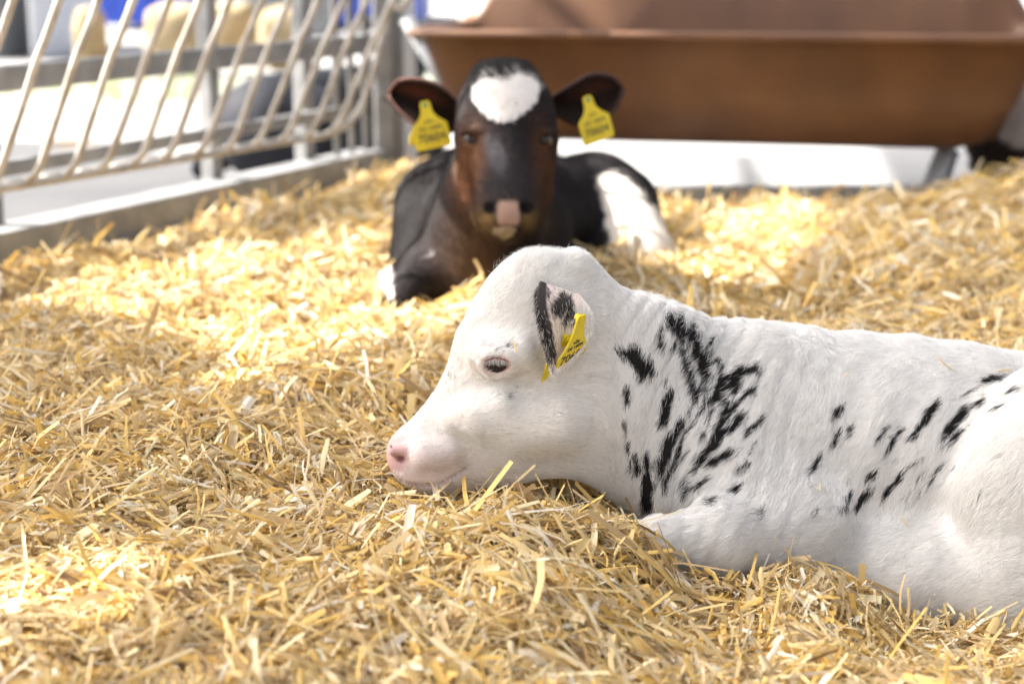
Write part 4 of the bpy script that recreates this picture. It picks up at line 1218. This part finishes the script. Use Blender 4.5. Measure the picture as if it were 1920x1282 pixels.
# ================================================================== two more calves, mostly hidden
def lying_calf(name_loc, heading, label, colfn, scale=1.0, standing=False):
    L = []
    def c(a, b, ra, rb, k=0.03): L.append(Cone(np.array(a) * scale, np.array(b) * scale, ra * scale, rb * scale, 1, 1, k))
    z = 0.12
    c((-0.30, 0, z + .02), (0.25, 0, z + .03), 0.145, 0.135, .05)
    c((0.25, 0, z + .05), (0.44, 0.0, z + .20), 0.10, 0.065, .05)
    c((0.44, 0, z + .22), (0.56, 0, z + .17), 0.068, 0.052, .03); c((0.56, 0, z + .17), (0.66, 0, z + .12), 0.048, 0.038, .02)
    for s in (-1, 1):
        c((-0.27, s * .10, z + .02), (-0.16, s * .17, z - .02), 0.11, 0.075, .03)
        c((-0.16, s * .18, z - .03), (-0.33, s * .21, z - .09), 0.045, 0.03, .02)
        c((0.20, s * .10, z), (0.33, s * .13, z - .07), 0.075, 0.04, .03); c((0.33, s * .13, z - .08), (0.18, s * .16, z - .09), 0.03, 0.022, .02)
        c((0.43, s * .07, z + .27), (0.42, s * .16, z + .27), 0.022, 0.02, .015)
    fn = lambda P: sdf(L, P)
    V, Fq = surface_nets(fn, (-.55 * scale, -.32 * scale, -.10), (.75 * scale, .32 * scale, .48 * scale), 0.014)
    V = project(fn, V, 2)
    r = empty('calf', name_loc, label, 'calf')
    a = heading; Rm = np.array([[math.cos(a), -math.sin(a), 0], [math.sin(a), math.cos(a), 0], [0, 0, 1]])
    col = colfn(V)
    Vw = V @ Rm.T + np.array(name_loc)
    mesh_obj('body', Vw, Fq, M['skin'], r, col)
    for s in (-1, 1):
        v, f = ball(np.array([0.50 * scale, s * 0.052 * scale, (z + .235) * scale]), 0.014, 14)
        mesh_obj('eye', np.array(v) @ Rm.T + np.array(name_loc), f, M['eye'], r)
    return r
def patchy(V):
    k = sstep(0.50, 0.54, vnoise(V, 6.0, 44)); return lerp(np.tile([0.03, 0.018, 0.016], (len(V), 1)), np.array([0.62, 0.55, 0.50]), k)
def dark(V):
    return lerp(np.tile([0.008, 0.009, 0.013], (len(V), 1)), np.array([0.016, 0.017, 0.024]), vnoise(V, 8, 45))
q = W(1895, 285, 3.95)
lying_calf((q[0] + 0.42, 4.30, -0.01), math.radians(4), 'dark calf with white patches lying past the right end of the trough', patchy)
q = W(628, 306, 4.95)
lying_calf((q[0], q[1], -0.055), math.radians(64), 'black calf resting on the yard outside the left fence', dark, 1.04)

# ================================================================== LOOSE STRAW
def straws(P, yaw, pitch, ln, wd, bend, fold, col):
    n = len(P); rows = 4
    d = np.stack([np.cos(yaw) * np.cos(pitch), np.sin(yaw) * np.cos(pitch), np.sin(pitch)], 1)
    side = np.stack([-np.sin(yaw), np.cos(yaw), np.zeros(n)], 1)
    roll = RNG.normal(0, 0.7, n)
    up = np.cross(d, side); up *= np.sign(up[:, 2:3] + 1e-9)
    s2 = side * np.cos(roll)[:, None] + up * np.sin(roll)[:, None]
    u2 = -side * np.sin(roll)[:, None] + up * np.cos(roll)[:, None]
    V = np.zeros((n, rows, 3, 3), np.float32)
    for r in range(rows):
        t = r / (rows - 1) - 0.5
        c = P + d * (ln * t)[:, None] + side * (bend * ln * (t * t - .1))[:, None] - up * (np.abs(bend) * 0.6 * ln * (t * t))[:, None]
        w = wd * (1 - 0.35 * np.abs(2 * t) * RNG.uniform(0, 1, n))
        for k, o in enumerate((-0.5, 0, 0.5)):
            V[:, r, k] = c + s2 * (w * o)[:, None] + u2 * (fold * w * (0.5 if k == 1 else 0))[:, None]
    base = (np.arange(n) * rows * 3)[:, None]
    q = []
    for r in range(rows - 1):
        for k in range(2):
            a = r * 3 + k; q.append([a, a + 1, a + 4, a + 3])
    q = np.array(q)
    Fq = (base[:, :, None] + q[None]).reshape(-1, 4)
    C_ = np.repeat(col, rows * 3, axis=0)
    return V.reshape(-1, 3), Fq, C_
def straw_field(n, ymin, ymax, size, seed, zlo, zhi, dens=None, xr=None, kind='chop'):
    y = RNG.uniform(ymin, ymax, int(n)); 
    xmax = np.minimum(0.34 * y + 0.32, 1.9) if xr is None else np.full(len(y), xr)
    x = RNG.uniform(-1, 1, len(y)) * xmax
    k = (x > fence_x(y) + 0.03) & (y < back_y(x) - 0.01); x = x[k]; y = y[k]; n = len(x)
    lay = RNG.random(n)
    z = bed_h(x, y) + zlo + (zhi - zlo) * lay
    yaw = RNG.uniform(0, 2 * math.pi, n); loc = vnoise(np.stack([x, y, 0 * x], 1), 7, 50) * 6
    mixy = RNG.random(n) < 0.45; yaw[mixy] = loc[mixy] + RNG.normal(0, .35, mixy.sum())
    pitch = RNG.normal(0, 0.30, n) + RNG.normal(0, 0.55, n) * (RNG.random(n) < 0.09)
    ln = np.clip(RNG.lognormal(math.log(0.027 * size), 0.52, n), 0.008, 0.105 * size)
    wd = np.clip(RNG.lognormal(math.log(0.0034 * size), 0.50, n), 0.0010, 0.010 * size)
    ex = 0.02; sx_ = (bed_h(x + ex, y) - bed_h(x - ex, y)) / (2 * ex); sy_ = (bed_h(x, y + ex) - bed_h(x, y - ex)) / (2 * ex)
    pitch = pitch + np.arctan(np.clip(sx_ * np.cos(yaw) + sy_ * np.sin(yaw), -.8, .8))
    z = z + np.abs(np.sin(pitch)) * ln * 0.30
    bend = RNG.normal(0, 0.25, n)
    if kind == 'chaff': ln = RNG.uniform(0.005, 0.016, n) * size; wd = RNG.uniform(0.0007, 0.0022, n) * size; pitch = RNG.normal(0, 0.6, n)
    if kind == 'stem': ln = RNG.uniform(0.06, 0.15, n); wd = RNG.uniform(0.0012, 0.0026, n); pitch = RNG.normal(0.05, 0.16, n); bend = RNG.normal(0, 0.9, n); z = z + 0.006
    P = np.stack([x, y, z], 1)
    inside = np.zeros(n, bool)
    m = (y < 2.15) & (x > -0.2); d = f_base1(P[m]); 
    t = np.zeros(n); t[m] = d < 0.004 + 0.25 * np.minimum(ln[m], .05) * (RNG.random(m.sum()) < .75); inside |= t > 0
    m = (y > 2.4) & (y < 3.6) & (np.abs(x) < 0.5); d = fb2(P[m]); t = np.zeros(n); t[m] = d < 0.006; inside |= t > 0
    k = ~inside
    P = P[k]; lay = lay[k]
    pal = np.array([[.75, .57, .26], [.82, .68, .42], [.73, .50, .15], [.62, .46, .24], [.84, .77, .64], [.48, .34, .165], [.75, .52, .165], [.32, .21, .10]])
    pr = np.array([.23, .20, .13, .15, .08, .09, .07, .05]); ci = RNG.choice(len(pal), len(P), p=pr)
    col = pal[ci] * RNG.uniform(.85, 1.12, len(P))[:, None]
    col = np.clip(col, 0, .85)
    return straws(P, yaw[k], pitch[k], ln[k], wd[k], bend[k], RNG.uniform(-.6, .9, len(P)), col)
parts = [straw_field(76000, 1.00, 2.00, 1.0, 1, -0.006, 0.022),
         straw_field(50000, 1.85, 2.75, 1.15, 2, -0.006, 0.026),
         straw_field(49000, 2.70, 4.60, 1.45, 3, -0.004, 0.034),
         straw_field(34000, 1.05, 2.30, 1.0, 5, -0.004, 0.026, kind='chaff'),
         straw_field(500, 1.05, 3.0, 1.0, 6, 0.006, 0.026, kind='stem'),
         straw_field(6000, 0.5, 1.05, 1.2, 4, -0.006, 0.02, xr=1.0)]
bits = [(1752, 664, 1785, 692, 3.2), (1478, 893, 1486, 908, 1.5), (1537, 905, 1537, 918, 2.0), (964, 640, 969, 660, 2.4), (1583, 703, 1592, 698, 2.0), (1872, 695, 1896, 692, 2.2),
        (1120, 985, 1175, 975, 3), (1330, 560, 1350, 566, 1.6), (1690, 970, 1702, 985, 1.5), (1215, 700, 1222, 712, 1.2)]
for (u0, v0, u1, v1, w_) in bits:
    a = raymarch(f1, u0, v0); b = raymarch(f1, u1, v1); d_ = b - a; L_ = np.linalg.norm(d_)
    n_ = 1; toc = (CAM - a) / np.linalg.norm(CAM - a)
    parts.append(straws(((a + b) / 2 + toc * 0.006)[None], np.array([math.atan2(d_[1], d_[0])]), np.array([math.asin(d_[2] / L_)]), np.array([L_]), np.array([w_ * 0.00075]), np.array([0.3]), np.array([0.3]), np.array([[.72, .52, .2]])))
off = 0; VV = []; FF = []; CC = []
for v, f, c in parts:
    VV.append(v); FF.append(f + off); CC.append(c); off += len(v)
st = mesh_obj('loose_straw', np.concatenate(VV), np.concatenate(FF), M['straw'], None, np.concatenate(CC), smooth=False)
tag(st, 'golden chopped straw bedding covering the pen floor', 'straw', kind='stuff')
print('straw verts', off)
